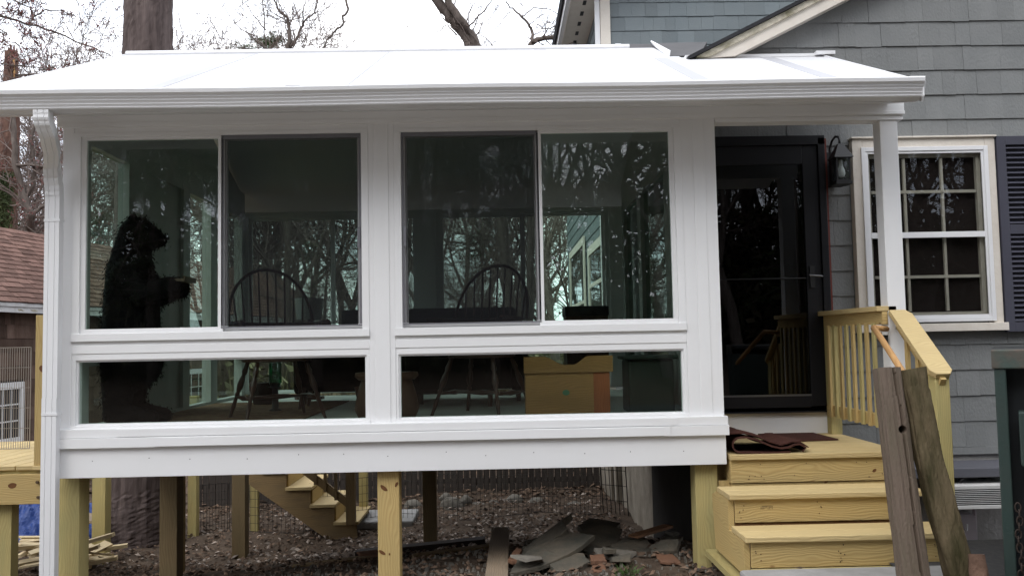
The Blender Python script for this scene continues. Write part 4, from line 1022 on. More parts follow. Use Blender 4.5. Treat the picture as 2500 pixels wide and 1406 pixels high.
# round hand rail on bracket
p0, p1_, p2_ = at(2165, 803, 5.99), at(2135, 800, 5.90), at(2215, 925, 5.25)
m = MB(); m.tube([p0, p1_], .020, 10); m.tube([p1_-Vector((0, -.01, 0)), p1_.lerp(p2_, .5), p2_], .021, 12); m.build('hand_rail', RAILW, PS, smooth=True)
m = MB(); q = at(2162, 828, 5.98); m.box(q, (.02, .04, .06)); m.build('rail_bracket', BLACKM, PS)
for px, py in ((2135, 1139), (1932, 1116)):
    pass
for px, py, Yk, a_, b_ in ((2135, 1148, 5.954, .016, .010), (2018, 1175, 5.964, .018, .007)): knot(at(px, py, Yk), a_, b_, .6, PS)
m = MB()
for k in range(46):
    r_ = random.random(); 
    if r_ < .4: x, yy, z = random.uniform(1.62, 2.7), 5.9535, random.choice((LZ-.07, LZ-.15, LZ-.17))
    elif r_ < .7: x, yy, z = random.choice((1.52, 2.02, 2.6))+random.uniform(-.02, .02), 5.5285, random.uniform(.46, .57)
    else: x, yy, z = random.choice((1.52, 2.02, 2.6))+random.uniform(-.02, .02), 5.1935, random.uniform(.27, .38)
    m.tube([(x, yy, z), (x, yy-.001, z)], .004, 5)
m.build('screw_heads', mat('dark_screw', (.1, .06, .03), .5), PS)
# ---- mats on landing
def sheet(name, prof, y0, y1, th, m_, label, cat):
    """profile in x,z extruded along y with thickness"""
    P = [Vector((x, 0, z)) for x, z in prof]; n = len(P); up = []
    for i in range(n):
        d = (P[min(i+1, n-1)]-P[max(i-1, 0)]).normalized(); up.append(Vector((-d.z, 0, d.x)))
    m = MB(); rows = 8
    vs = []
    for j in range(rows+1):
        y = y0+(y1-y0)*j/rows; 
        for i in range(n): vs.append((P[i].x+.02*math.sin(j*.7), y, P[i].z))
        for i in range(n): q = P[i]+up[i]*th; vs.append((q.x+.02*math.sin(j*.7), y, q.z))
    fs = []; S = 2*n
    for j in range(rows):
        for i in range(n-1):
            a = j*S+i; fs.append((a, a+1, a+1+S, a+S)); a += n; fs.append((a+S, a+1+S, a+1, a))
        fs.append((j*S, j*S+S, j*S+S+n, j*S+n)); a = j*S+n-1; fs.append((a, a+n, a+n+S, a+S))
    for j in (0, rows):
        for i in range(n-1): a = j*S+i; fs.append((a, a+n, a+n+1, a+1))
    m.quadify(vs, fs); return m
mz = LZ+.002
# front mat: folded over into a flattened loop
q = lambda px, py, Y: (at(px, py, Y).x, max(at(px, py, Y).z, mz+.001))
prof = [q(1775, 1062, 5.99), q(1800, 1056, 5.99), q(1835, 1052, 5.99), q(1862, 1057, 5.99), q(1885, 1071, 5.99), q(1905, 1078, 5.99), q(1920, 1074, 5.99), q(1932, 1071, 5.99), q(1950, 1085, 5.99), q(1964, 1100, 5.99)]
top = prof
ma = sheet('mat', prof, 5.985, 6.42, -.010, MATC, '', '')
x0 = q(1788, 1080, 5.99)[0]; xe_ = q(1945, 1100, 5.99)[0]
loop = [(xe_-.05, mz+.012), (x0+.30, mz+.008), (x0+.18, mz+.008), (x0+.08, mz+.012)]
for k in range(9):
    a = math.pi*(-.5-k/8); loop.append((x0+.05+.05*math.cos(a), mz+.058+.046*math.sin(a)))
loop += [(x0+.09, mz+.106), (x0+.15, mz+.092), (x0+.21, mz+.066), (x0+.27, mz+.040), (x0+.33, mz+.026), (x0+.38, mz+.030), (x0+.43, mz+.050), (x0+.46, mz+.052), (x0+.50, mz+.030), (xe_+.03, mz+.012)]
mb2 = sheet('mat', loop, 5.965, 6.44, .009, MATC, '', '')
tag(mb2.build('folded_mat', MATC, smooth=False), 'brown rubber-backed door mat curled into a loop at the front edge of the landing', 'door mat')
sh_ = sheet('mat', [(x0-.03, mz+.128), (x0+.04, mz+.134), (x0+.10, mz+.130), (x0+.18, mz+.108), (x0+.26, mz+.070), (x0+.34, mz+.046), (x0+.42, mz+.066), (x0+.47, mz+.066), (x0+.53, mz+.026)], 6.0, 6.56, .009, MATC, '', '')
tag(sh_.build('rumpled_mat', MATC, smooth=False), 'rumpled brown mat draped over the curled mat on the landing', 'door mat')
m = MB(); fl = [at(1880, 1076, 6.55), at(2047, 1075, 6.62), at(1985, 1057, 7.1), at(1850, 1055, 7.1)]
m.poly([Vector((p.x, p.y, mz+.010)) for p in fl], .009, (0, 0, 1)); tag(m.build('flat_mat', MATC), 'brown door mat lying flat in front of the storm door', 'door mat')

# ------------------------------------------------------------------ weathered posts leaning at the right
random.seed(51)
def log(name, a, b, r0, r1, m_, label, n=18, seg=26, sq=2.0, wob=.05, crack=None, hole=None, bend=0):
    a, b = Vector(a), Vector(b); d = (b-a); L = d.length; d.normalize(); u = Vector((1, 0, 0)); u = (u-d*u.dot(d)).normalized(); v = d.cross(u)
    ph = [random.uniform(0, 6) for _ in range(6)]
    V = []; 
    for i in range(seg+1):
        t = i/seg; c = a+d*L*t+u*(bend*math.sin(math.pi*t)); r = r0+(r1-r0)*t
        for k in range(n):
            an = 2*math.pi*k/n; rr = r/((abs(math.cos(an))**sq+abs(math.sin(an))**sq)**(1/sq))
            rr *= 1+.022*math.sin(an*14+3*math.sin(t*5+ph[3])+ph[4])+.014*math.sin(an*23+2*math.sin(t*8)+ph[5])+random.uniform(-.012, .012)+wob*math.sin(3*an+ph[0]+2*t)+wob*.7*math.sin(5*an+ph[1]-3*t)+wob*.5*math.sin(9*t+ph[2]+an)+wob*.5*math.sin(21*t+2*an)
            if crack is not None:
                da = abs((an-crack+math.pi+.08*math.sin(7*t)) % (2*math.pi)-math.pi)
                if da < .10: rr *= .72
            p = c+u*(rr*math.cos(an))+v*(rr*math.sin(an)); V.append(tuple(p))
    m = MB(); fs = [(i*n+k, i*n+(k+1) % n, (i+1)*n+(k+1) % n, (i+1)*n+k) for i in range(seg) for k in range(n)]
    uvs = [[(i*L/seg, k*.03), (i*L/seg, (k+1)*.03), ((i+1)*L/seg, (k+1)*.03), ((i+1)*L/seg, k*.03)] for i in range(seg) for k in range(n)]
    fs += [tuple(reversed(range(n))), tuple(range(seg*n, seg*n+n))]; uvs += [[(0, 0)]*n, [(0, 0)]*n]
    m.quadify(V, fs, .5, uvs); o = m.build(name, m_)
    if hole:
        cm = MB(); cm.tube([Vector(hole)-Vector((0, .2, 0)), Vector(hole)+Vector((0, .055, 0))], [.024, .022], 14); co = cm.build('cut', BLACKM)
        bm_ = o.modifiers.new('b', 'BOOLEAN'); bm_.object = co; bm_.operation = 'DIFFERENCE'; bm_.solver = 'EXACT'
        dg = bpy.context.evaluated_depsgraph_get(); me = bpy.data.meshes.new_from_object(o.evaluated_get(dg)); o.modifiers.clear(); o.data = me
        bpy.data.objects.remove(co)
    return tag(o, label, 'log')
T1, B1 = at(2163, 900, 4.72), at(2238, 1470, 4.50)
o = log('split_fence_post', B1, T1, .076, .066, OLDW, 'grey-brown weathered fence post with a round mortise hole, leaning left of the mossy log', n=84, seg=90, sq=2.9, wob=.02, crack=4.95, hole=at(2190, 1045, 4.66))
T2, B2 = at(2226, 900, 4.70), at(2372, 1490, 4.55)
log('mossy_log', B2, T2, .078, .063, LOGW, 'mossy rounded log leaning right of the grey mortised post', n=72, seg=110, sq=2.4, wob=.085, crack=5.6, bend=-.03)
q0, q1 = at(2385, 1352, 4.45), at(2400, 1480, 4.40)
log('log_stub', q1, q0, .055, .038, mat('reddish_log', (.14, .085, .06), .9, .1, noise=1, nscale=8, bump=.5), 'short reddish log stub by the foot of the mossy log, next to the green container', n=20, seg=10)

# ------------------------------------------------------------------ green steel container at the right edge
random.seed(52)
t = thing('trash_container', 'dark green steel trash container with an open black inside, at the right edge', 'container', (0, 0, 0))
zt = at(2440, 853, 4.5).z-.22
H_ = zt
for a in (0, 1.505): m = MB(); m.bx(a, a+.055, 0, .06, 0, H_-.10); m.build('upright', DUMP, t, bevel=.006)
m = MB(); m.bx(-.01, 1.57, -.012, .075, H_-.10, H_); m.build('top_rim', DUMPR, t, bevel=.008)
m = MB(); m.bx(0, 1.56, 0, .06, 0, .07); m.build('bottom_sill', DUMP, t)
m = MB(); m.bx(.0, .03, .061, 1.4, .0, H_-.1); m.bx(1.53, 1.56, .061, 1.4, 0, H_-.1); m.bx(.031, 1.529, 1.37, 1.4, 0, H_-.1); m.build('side_wall', DUMP, t)
m = MB(); m.bx(-.01, 1.57, .076, 1.41, H_-.05, H_-.003); m.build('lid', mat('black_lid', (.01, .012, .012), .6), t, bevel=.01)
m = MB(); m.bx(.031, 1.529, .12, .15, .07, H_-.101); m.build('inner_panel', mat('black_inside', (.006, .008, .010), .7), t)
m = MB(); m.poly([(.10, -.06, .72), (.10, -.06, .99), (.8, -.06, .99), (.8, -.06, .62), (.18, -.06, .66)], .14, (0, -1, 0)); m.build('fork_pocket', DUMP, t, bevel=.006)
for k in range(11):
    m = MB(); z = .50-k*.034; c = Vector((.075+.006*math.sin(k), -.025, z)); pts = []
    for i in range(13):
        a = 2*math.pi*i/12; v = Vector((.013*math.cos(a), 0, .024*math.sin(a))); 
        if k % 2: v = Vector((0, .013*math.cos(a), .024*math.sin(a)))
        pts.append(c+v)
    m.tube(pts, .0045, 6, cap=False); m.build('chain_link', mat('rusty_chain', (.035, .025, .02), .7, .3, metal=.3), t, smooth=True)
q = at(2424, 855, 4.5); t.location = (q.x, 4.5, .22); t.rotation_euler.z = R(-30.5)

# ------------------------------------------------------------------ driveway + pad
def sheet_ground(name, x0, x1, y0, y1, lift, m_, nx=40, ny=40, f=None):
    v = []
    for j in range(ny+1):
        for i in range(nx+1):
            x = x0+(x1-x0)*i/nx; y = y0+(y1-y0)*j/ny; v.append((x, y, (f(x, y) if f else g(x, y)+.03)+lift))
    fs = [(j*(nx+1)+i, j*(nx+1)+i+1, (j+1)*(nx+1)+i+1, (j+1)*(nx+1)+i) for j in range(ny) for i in range(nx)]
    me = bpy.data.meshes.new(name); me.from_pydata(v, [], fs); me.update(); me.materials.append(m_); me.polygons.foreach_set('use_smooth', [True]*len(fs))
    o = bpy.data.objects.new(name, me); COL.objects.link(o); return struct(o)
sheet_ground('driveway', 2.3, 12, -6, 6.6, .025, ASPH)
m = MB(); m.bx(-7, 2.25, -4, 4.3, -.05, .20); struct(m.build('bounce_slab', mat('pale_bounce_slab', (.27, .25, .22), .9, .1, noise=.5, nscale=3), bevel=.02))  # unseen slab, added to bounce light up onto gutter and header
m = MB(); m.bx(1.38, 2.62, 4.31, 5.12, .08, .262); struct(m.build('concrete_pad', CONC, bevel=.02))

# ------------------------------------------------------------------ trees
def rnd_dir(rng, d, ang):
    o = d.orthogonal().normalized(); q = d.cross(o); a = rng.uniform(0, 2*math.pi)
    return (d*math.cos(ang)+(o*math.cos(a)+q*math.sin(a))*math.sin(ang)).normalized()
def grow(rng, mbs, p, d, L, r, lvl, maxl, nb, wob, trop, rmin, buds=None, ratio=.62):
    n = (9, 6, 4, 3, 3)[lvl]; pts = [p.copy()]; rr = [r]; ds = [d]
    for i in range(n):
        d = (d+Vector((rng.gauss(0, wob), rng.gauss(0, wob), rng.gauss(0, wob)))+Vector((0, 0, trop[lvl]))).normalized()
        p = p+d*(L/n); pts.append(p.copy()); rr.append(max(rmin, r*(1-.8*(i+1)/n))); ds.append(d)
    (mbs[0] if lvl < 2 else mbs[1]).tube(pts, rr, (9, 6, 4, 3, 3)[lvl], cap=False, tone=rng.random(), wob=.12 if lvl == 0 else 0)
    if lvl < maxl:
        for k in range(nb[lvl]):
            t = rng.uniform(.28 if lvl == 0 else .15, 1.0) if k else 1.0
            f = t*n; i = min(int(f), n-1); q = pts[i].lerp(pts[i+1], f-i)
            grow(rng, mbs, q, rnd_dir(rng, ds[i], R(rng.uniform(24, 62)) if k else R(12)), L*ratio*(1.25-.6*t)*rng.uniform(.7, 1.15), max(rmin, rr[i]*.58), lvl+1, maxl, nb, wob*1.15, trop, rmin, buds, ratio)
    elif buds is not None:
        for k in range(2):
            q = pts[rng.randint(1, n)]
            for j in range(rng.randint(1, 3)):
                e = Vector((rng.gauss(0, 1), rng.gauss(0, 1), rng.gauss(0, 1))).normalized(); f = e.orthogonal().normalized()
                a = q+e*.005; b = q+e*rng.uniform(.02, .05)
                buds.quadify([tuple(a), tuple(b+f*.009), tuple(b+e*.012), tuple(b-f*.009)], [(0, 1, 2, 3)], rng.random(), [[(0, 0)]*4])
def bare_tree(seed, label, H=11, r=.16, nb=(11, 7, 6, 4), maxl=4, bud=False, bark=None, rmin=.006, wob=.10, group='bare trees in the wood', fork=True):
    rng = random.Random(seed); random.seed(seed)
    t = thing('bare_tree', label, 'tree', (0, 0, 0), 0, group)
    a, b = MB(), MB(); bd = MB() if bud else None
    grow(rng, (a, b), Vector((0, 0, -.3)), Vector((rng.gauss(0, .06), rng.gauss(0, .06), 1)).normalized(), H*.62, r, 0, maxl, nb, wob, (.05, .12, .06, .02, .0), rmin, bd)
    a.build('trunk', bark or BARKG, t, smooth=True); b.build('crown', TWIG, t)
    if bud: bd.build('buds', BUD, t)
    return t
def conifer(seed, label, H=13, r=.2, nbr=110, wid=2.6, low=.15, group='evergreens in the wood'):
    rng = random.Random(seed); random.seed(seed)
    t = thing('evergreen_tree', label, 'tree', (0, 0, 0), 0, group)
    m = MB(); m.tube([(0, 0, -.3), (rng.gauss(0, .1), 0, H*.4), (0, rng.gauss(0, .1), H*.8), (0, 0, H)], [r, r*.8, r*.4, .02], 10, wob=.08)
    c = MB()
    for k in range(nbr):
        u = rng.uniform(low, 1)**.8; z = H*u; L = wid*(1.05-u)*rng.uniform(.5, 1.15)+.25; a = rng.uniform(0, 6.283)
        d = Vector((math.cos(a), math.sin(a), rng.uniform(-.25, .25))).normalized(); p = Vector((0, 0, z)); pts = [p.copy()]
        for i in range(4): d = (d+Vector((rng.gauss(0, .1), rng.gauss(0, .1), rng.gauss(-.03, .08)))).normalized(); p = p+d*L/4; pts.append(p.copy())
        m.tube(pts, [.035, .028, .02, .012, .006], 4, cap=False)
        for j in range(int(7+L*7)):
            f = rng.uniform(.8, 4); i = min(int(f), 3); q = pts[i].lerp(pts[i+1], f-i)+Vector((rng.gauss(0, .14), rng.gauss(0, .14), rng.gauss(0, .08))); tn = rng.random()
            for s_ in range(8):
                e = (d*.6+Vector((rng.gauss(0, 1), rng.gauss(0, 1), rng.gauss(.1, .8)))).normalized(); f2 = e.orthogonal().normalized(); ln = rng.uniform(.12, .30)
                c.quadify([tuple(q-f2*.012), tuple(q+f2*.012), tuple(q+e*ln)], [(0, 1, 2)], tn, [[(0, 0)]*3])
    m.build('trunk', BARKG, t, smooth=True); c.build('crown', NEED, t); return t
rg = random.Random(99)
def top_of(t): return max(v.co.z for c in t.children for v in c.data.vertices)
B1_ = bare_tree(101, 'slender bare tree with upswept twigs in the wood behind the sunroom', H=12, r=.13)
B2_ = bare_tree(102, 'forked bare tree with thin grey limbs in the wood behind the sunroom', H=13, r=.15, nb=(9, 8, 6, 4), wob=.12)
B3_ = bare_tree(103, 'bare tree with crooked branches in the wood behind the sunroom', H=10, r=.12, nb=(12, 6, 6, 4), wob=.2)
B4_ = bare_tree(104, 'reddish-budding bare tree beyond the brown-roofed garage at the left', H=9, r=.14, nb=(12, 8, 6, 4), bud=True, wob=.17, group='red-budding trees at the left', rmin=.007)
C1_ = conifer(111, 'dark evergreen standing in the wood behind the sunroom', H=12)
C2_ = conifer(112, 'tall loose evergreen standing in the wood behind the sunroom', H=15, wid=3.2, low=.3)
HB = [top_of(B1_), top_of(B2_), top_of(B3_)]
def place(t, px, Y, s, first, lab=None, dz=0, X=None, grp=None):
    x = at(px, 800, Y).x if X is None else X; loc = (x, Y, g(x, Y)+dz-.1)
    if first: t.location = loc; t.scale = (s,)*3; t.rotation_euler.z = rg.uniform(0, 6.28); o = t
    else: o = dup(t, loc, rg.uniform(0, 6.28), s, lab, grp)
    return o
used = set()
def put(t, px, Y, s, lab=None, X=None, grp=None):
    o = place(t, px, Y, s, t.name not in used, lab, X=X, grp=grp); used.add(t.name); return o
for px, Y, s, t in ((-20, 30, 1.0, B1_), (160, 34, .85, B3_), (440, 36, 1.0, B3_), (520, 44, 1.15, B1_), (560, 31, .78, B2_), (640, 40, .95, B1_), (700, 27, .70, B3_), (730, 34, .85, B2_),
                    (790, 42, 1.05, B3_), (860, 48, 1.2, B1_), (905, 45, 1.15, B2_), (960, 44, 1.12, B3_), (1010, 50, 1.2, B1_), (1090, 40, .95, B2_), (1130, 32, .8, B1_), (1180, 38, 1.05, B3_), (1230, 30, .85, B2_),
                    (1290, 34, 1.0, B3_), (1340, 27, .8, B1_), (1365, 24, .72, B2_), (1400, 32, .9, B3_), (330, 46, 1.1, B2_), (250, 26, .62, B3_), (90, 42, 1.0, B2_), (-120, 26, .9, B2_), (-220, 38, 1.1, B1_),
                    (620, 23, .55, B1_), (840, 24, .58, B3_), (1000, 22, .5, B2_), (1120, 24, .55, B3_), (1290, 21, .5, B1_)):
    if Y > 25:
        hh = {B1_: HB[0], B2_: HB[1], B3_: HB[2]}[t]; x_ = at(px, 800, Y).x
        s = (at(px, rg.uniform(40, 116), Y).z-g(x_, Y))/hh
    put(t, px, Y, s)
for px, Y, s, t in ((595, 42, (at(595, 92, 42).z-g(-12, 42))/12.2, C1_), (678, 36, (at(678, 66, 36).z-g(-9, 36))/15.2, C2_), (650, 40, (at(650, 88, 40).z-g(-9, 36))/12.2, C1_), (760, 30, .50, C1_), (950, 30, .45, C2_), (1060, 28, .42, C1_), (1180, 30, .5, C2_), (240, 30, .6, C1_), (-30, 24, .62, C2_), (1330, 34, .5, C1_)):
    put(t, px, Y, s)
for px, Y, s in ((60, 24, .80), (-60, 23, .92), (140, 28, .9), (15, 28, .98), (-160, 24, 1.0)):
    put(B4_, px, Y, s, 'red-budding bare tree, '+{60: 'seen just left of the downspout over the garage roof', -60: 'nearest one, partly beyond the left edge', 140: 'hidden mostly behind the downspout', 15: 'tallest one, behind the broken snag', -160: 'farthest left, outside the picture edge'}[px])
# trees behind the photographer, mirrored in the glass
lb = 'bare tree behind the photographer, mirrored in the windows'; lc_ = 'evergreen behind the photographer, mirrored in the windows'
gb, gc = 'bare trees mirrored in the windows', 'evergreens mirrored in the windows'
rb = random.Random(5)
for i in range(46):
    X = -30+60*(i+.5)/46+rb.uniform(-1.2, 1.2); Y = -rb.choice((13, 16, 20, 25, 31, 38))-rb.uniform(0, 3)
    put((B1_, B2_, B3_)[i % 3], 0, Y, rb.uniform(.9, 1.35)*(1+abs(Y)/45), lb, X=X, grp=gb)
for X, Y, s in ((-6.8, -15, 1.05), (-8.6, -13, 1.1), (-10.6, -16.5, 1.25), (-5.2, -12.5, .95), (-9.5, -21, 1.35), (-12, -18, 1.2), (-4.4, -19, 1.1), (-1.6, -24, 1.15), (7.8, -26, 1.3), (-16, -24, 1.6), (11, -15, 1.3), (14, -19, 1.5), (9.0, -12, 1.1), (18, -18, 1.5), (22, -22, 1.7), (-3, -31, 1.5),  (-9, -34, 1.8), (13, -30, 1.8), (16, -9, 1.3), (-20, -30, 1.8), (26, -14, 1.7), (20, -10, 1.4)):
    put(rb.choice((C1_, C2_)), 0, Y, s, lc_, X=X, grp=gc)
m = MB(); ru = random.Random(78)
for k in range(17000):
    y = -ru.uniform(18, 42); x = ru.uniform(-1.35, 1.35)*(8-y); z = g(x, y)+.35*math.sin(x*.21+y*.13)*math.sin(y*.17)
    top = 5.8+1.6*math.sin(x*.31)*math.sin(x*.13+1)+.8*math.sin(x*1.3); h = top*ru.uniform(.0, 1)**.8; tn = ru.random(); c0 = Vector((x, y, z+h))
    for j in range(5):
        c = c0+Vector((ru.gauss(0, .45), ru.gauss(0, .45), ru.gauss(0, .3))); e = Vector((ru.gauss(0, 1), ru.gauss(0, 1), ru.gauss(0, 1))).normalized()*ru.uniform(.14, .34)*(1.5 if h < 2.8 else 1); f = e.orthogonal().normalized()*ru.uniform(.05, .13)*(1.5 if h < 2.8 else 1)
        m.quadify([tuple(c-e), tuple(c+f), tuple(c+e), tuple(c-f)], [(0, 1, 2, 3)], tn, [[(0, 0)]*4])
stuff(m.build('hedge_thicket', mat('thicket_leaves', (.05, .055, .03), .9, .1, tone=.7, noise=.9, nscale=.4, col2=(.08, .06, .04))), 'dense dark thicket behind the photographer, mirrored in the windows', 'thicket')
# big pine
random.seed(61)
def bark_trunk(name, pts, rad, m_, parent, n=44, ridge=.012, seg=150, label=None):
    P = [Vector(p) for p in pts]; V = []
    ph = [random.uniform(0, 6.28) for _ in range(8)]
    for i in range(seg+1):
        f = i/seg*(len(P)-1); k = min(int(f), len(P)-2); c = P[k].lerp(P[k+1], f-k); r = rad[k]+(rad[k+1]-rad[k])*(f-k); z = c.z
        for j in range(n):
            a = 2*math.pi*j/n
            q = math.sin(a*11+1.3*math.sin(z*2.1+ph[0])+ph[1])*.6+math.sin(a*17+1.8*math.sin(z*3.3+a)+ph[2])*.4+random.uniform(-.8, .8)
            rr = r*(1+.05*math.sin(2*a+ph[3])+.03*math.sin(3*a+z*.6+ph[4]))+ridge*q*(.65+.35*math.sin(z*5+9*math.sin(a*3+ph[5])))
            V.append((c.x+rr*math.cos(a), c.y+rr*math.sin(a), z))
    m = MB(); m.quadify(V, [(i*n+k, i*n+(k+1) % n, (i+1)*n+(k+1) % n, (i+1)*n+k) for i in range(seg) for k in range(n)]+[tuple(range(seg*n, seg*n+n))], .5)
    return m.build(name, m_, parent)
pb, pt_ = at(328, 1330, 11), at(362, 0, 11)
t = thing('pine_tree', 'thick straight pine trunk with flaking grey-red bark, rising behind the white roof', 'tree', (pb.x, 11, pb.z-.1))
bark_trunk('trunk', [(pb.x, 11, pb.z-.3), (pb.x, 11, pb.z+.1), (pb.x+.02, 11, pb.z+.7), (pb.x+.05, 11, 2.5), (pt_.x-.01, 11, 4.7), (pt_.x, 11, 6.1), (pt_.x+.05, 11, 9), (pt_.x+.1, 11, 14)], [.50, .42, .36, .325, .31, .285, .26, .18], BARKP, t)
m = MB(); rg2 = random.Random(5)
for k in range(14):
    a = rg2.uniform(0, 6.28); z = rg2.uniform(9, 13.5); pts = [Vector((pt_.x, 11, z))]; d = Vector((math.cos(a), math.sin(a), .1))
    for i in range(4): d = (d+Vector((rg2.gauss(0, .15), rg2.gauss(0, .15), rg2.gauss(0, .1)))).normalized(); pts.append(pts[-1]+d*.6)
    m.tube(pts, [.05, .04, .03, .02, .01], 5)
m.build('crown', TWIG, t)
# broken snag
def px_tube(m, pts, Y, rad, n=9, wob=.08): m.tube([at(x, y, Y) for x, y in pts], rad, n, wob=wob)
Y = 20
t = thing('broken_snag', 'broken-off dead tree trunk with splintered top and stub branches at the far left', 'tree', (at(20, 600, Y).x, Y, -.8))
P = [at(-6, 1080, Y), at(8, 560, Y), at(18, 400, Y), at(24, 300, Y), at(27, 180, Y), at(28, 128, Y)]
bark_trunk('trunk', [tuple(p) for p in P], [.33, .29, .25, .21, .16, .145], BARKR, t, n=26, ridge=.012, seg=90)
m = MB()
for x0, x1, y1, w_ in ((17, 20, 116, 6), (24, 25, 108, 7), (32, 33, 110, 5), (38, 40, 117, 5)): m.poly([at(x0-w_/2, 134, Y-.05), at(x0+w_/2, 134, Y-.05), at(x1, y1, Y)], .06, (0, -1, 0))
m.build('splintered_top', BARKR, t)
for pts, r0 in (([(38, 150), (50, 146), (62, 150)], .03), ([(38, 139), (46, 134), (52, 136)], .02), ([(36, 185), (60, 184), (95, 181), (124, 177)], .035)):
    m = MB(); k = len(pts); px_tube(m, pts, Y-.05, [r0*(1-.75*i/(k-1)) for i in range(k)], 6, .15); m.build('stub_branch', BARKG, t, smooth=True)
m = MB(); m.poly([at(30, 148, Y-.17), at(35, 146, Y-.17), at(38, 178, Y-.19), at(34, 190, Y-.19), at(32, 168, Y-.18)], .02, (0, -1, 0));  m.build('bare_wood', mat('raw_wood', (.42, .24, .10), .8, .1, noise=.8, nscale=9), t)
# ivy-green needles climbing its lower part
m = MB(); rgi = random.Random(8)
for k in range(900):
    q = at(rgi.gauss(6, 14), rgi.uniform(420, 560), Y-.3+rgi.gauss(0, .15)); tn = rgi.random()
    for j in range(3):
        e = Vector((rgi.gauss(0, 1), rgi.gauss(0, 1), rgi.gauss(.3, 1))).normalized(); f = e.orthogonal().normalized(); m.quadify([tuple(q-f*.012), tuple(q+f*.012), tuple(q+e*.11)], [(0, 1, 2)], tn, [[(0, 0)]*3])
m.build('green_foliage', NEED, t)

def limb_tree(name, label, Y, limbs, seed, twn=10, twL=.8, maxl=2, bud=False, bark=BARKG, rmin=.006, base=None):
    rng = random.Random(seed); random.seed(seed)
    b0 = at(*base, Y) if base else at(*limbs[0][0][0], Y)
    t = thing(name, label, 'tree', (b0.x, Y, g(b0.x, Y)))
    a, b = MB(), MB(); bd = MB() if bud else None
    for pts, r0, r1 in limbs:
        P = [at(x, y, Y+rng.uniform(-.15, .15)) for x, y in pts]; fine = []
        for i in range(len(P)-1):
            for k in range(3): fine.append(P[i].lerp(P[i+1], k/3)+Vector((rng.gauss(0, .012), 0, rng.gauss(0, .012)))*(1+r0*4))
        fine.append(P[-1]); n = len(fine); rad = [r0+(r1-r0)*i/(n-1) for i in range(n)]
        a.tube(fine, rad, 8 if r0 > .04 else 5, wob=.10 if r0 > .05 else 0)
        Lt = sum((fine[i+1]-fine[i]).length for i in range(n-1))
        for k in range(int(twn*Lt/3)):
            i = rng.randint(0, n-2); d = (fine[i+1]-fine[i]).normalized()
            dd = rnd_dir(rng, d, R(rng.uniform(30, 75))); dd.y *= .4; dd.normalize()
            grow(rng, (b, b), fine[i], dd, twL*rng.uniform(.4, 1.2), max(rmin, min(rad[i]*.45, .02)), 3 if maxl == 3 else 2, 4, (0, 0, 4, 3, 0), .22, (0, 0, .04, .03, 0), rmin, bd, .6)
    a.build('trunk', bark, t, smooth=True); b.build('crown', TWIG, t)
    if bud: bd.build('buds', BUD, t)
    return t
limb_tree('leaning_tree', 'dark double trunk leaning up to the left above the middle of the white roof', 20,
          [([(1262, 1000), (1240, 700), (1215, 400), (1190, 220), (1168, 124), (1150, 85), (1128, 55), (1105, 20), (1085, -20)], .15, .085),
           ([(1190, 220), (1156, 130), (1140, 98), (1112, 60), (1092, 35), (1060, -8), (1040, -40)], .11, .12),
           ([(1142, 68), (1160, 48), (1185, 25), (1206, -5)], .022, .012), ([(1096, 58), (1080, 45), (1070, 25)], .018, .008), ([(1112, 84), (1090, 62), (1066, 80), (1050, 80)], .018, .006),
           ([(1178, 122), (1160, 95), (1140, 72)], .015, .01), ([(1215, 124), (1190, 100), (1170, 80)], .018, .008)], 71, twn=5, twL=.8, base=(1262, 1000))
limb_tree('overhanging_tree', 'crooked grey limb with upswept branches between the leaning trunk and the house eave', 22,
          [([(1290, 900), (1300, 500), (1296, 250), (1293, 119), (1300, 103), (1330, 94), (1368, 88), (1420, 80)], .10, .05), ([(1300, 103), (1301, 78), (1292, 58), (1275, 42), (1262, 30), (1246, 18), (1235, 4)], .045, .015),
           ([(1275, 42), (1290, 30), (1300, 20), (1330, 22), (1350, 28), (1368, 40)], .018, .01), ([(1245, 30), (1230, 45), (1222, 62), (1190, 92)], .014, .006), ([(1295, 62), (1310, 45), (1330, 35), (1335, 10)], .014, .006), ([(1310, 60), (1330, 72), (1345, 70), (1362, 62)], .014, .018)], 72, twn=5, twL=.7, base=(1290, 900))
limb_tree('spreading_tree', 'small bare tree with fanning branches above the roof right of the pine trunk', 24,
          [([(700, 1000), (704, 500), (702, 124), (706, 90), (706, 70), (698, 45), (680, 22), (664, -5)], .09, .02), ([(703, 124), (728, 90), (738, 62), (745, 50), (768, 32), (776, -5)], .045, .018), ([(740, 55), (741, 30), (745, -5)], .022, .015),
           ([(730, 85), (760, 108), (782, 122)], .014, .008), ([(650, 122), (645, 60), (640, -5)], .025, .012), ([(650, 120), (620, 95), (585, 70), (560, 40), (543, 10)], .022, .008), ([(648, 75), (620, 40), (600, 10)], .018, .008), ([(652, 60), (655, 20), (653, -5)], .014, .01)], 73, twn=7, twL=.9, base=(700, 1000))
limb_tree('hooked_branch_tree', 'thin bare tree whose kinked branch hangs down above the roof, left of centre', 18,
          [([(880, -60), (848, -10), (847, 22), (838, 40), (836, 62), (820, 76), (808, 90), (798, 98), (790, 118), (778, 124)], .03, .014), ([(808, 90), (792, 94), (790, 104), (784, 110)], .012, .008), ([(368, -300), (560, -420), (760, -300), (880, -60)], .10, .03), ([(380, 1000), (370, 200), (368, -300)], .18, .12)], 74, twn=2.5, twL=.45, base=(380, 1000))
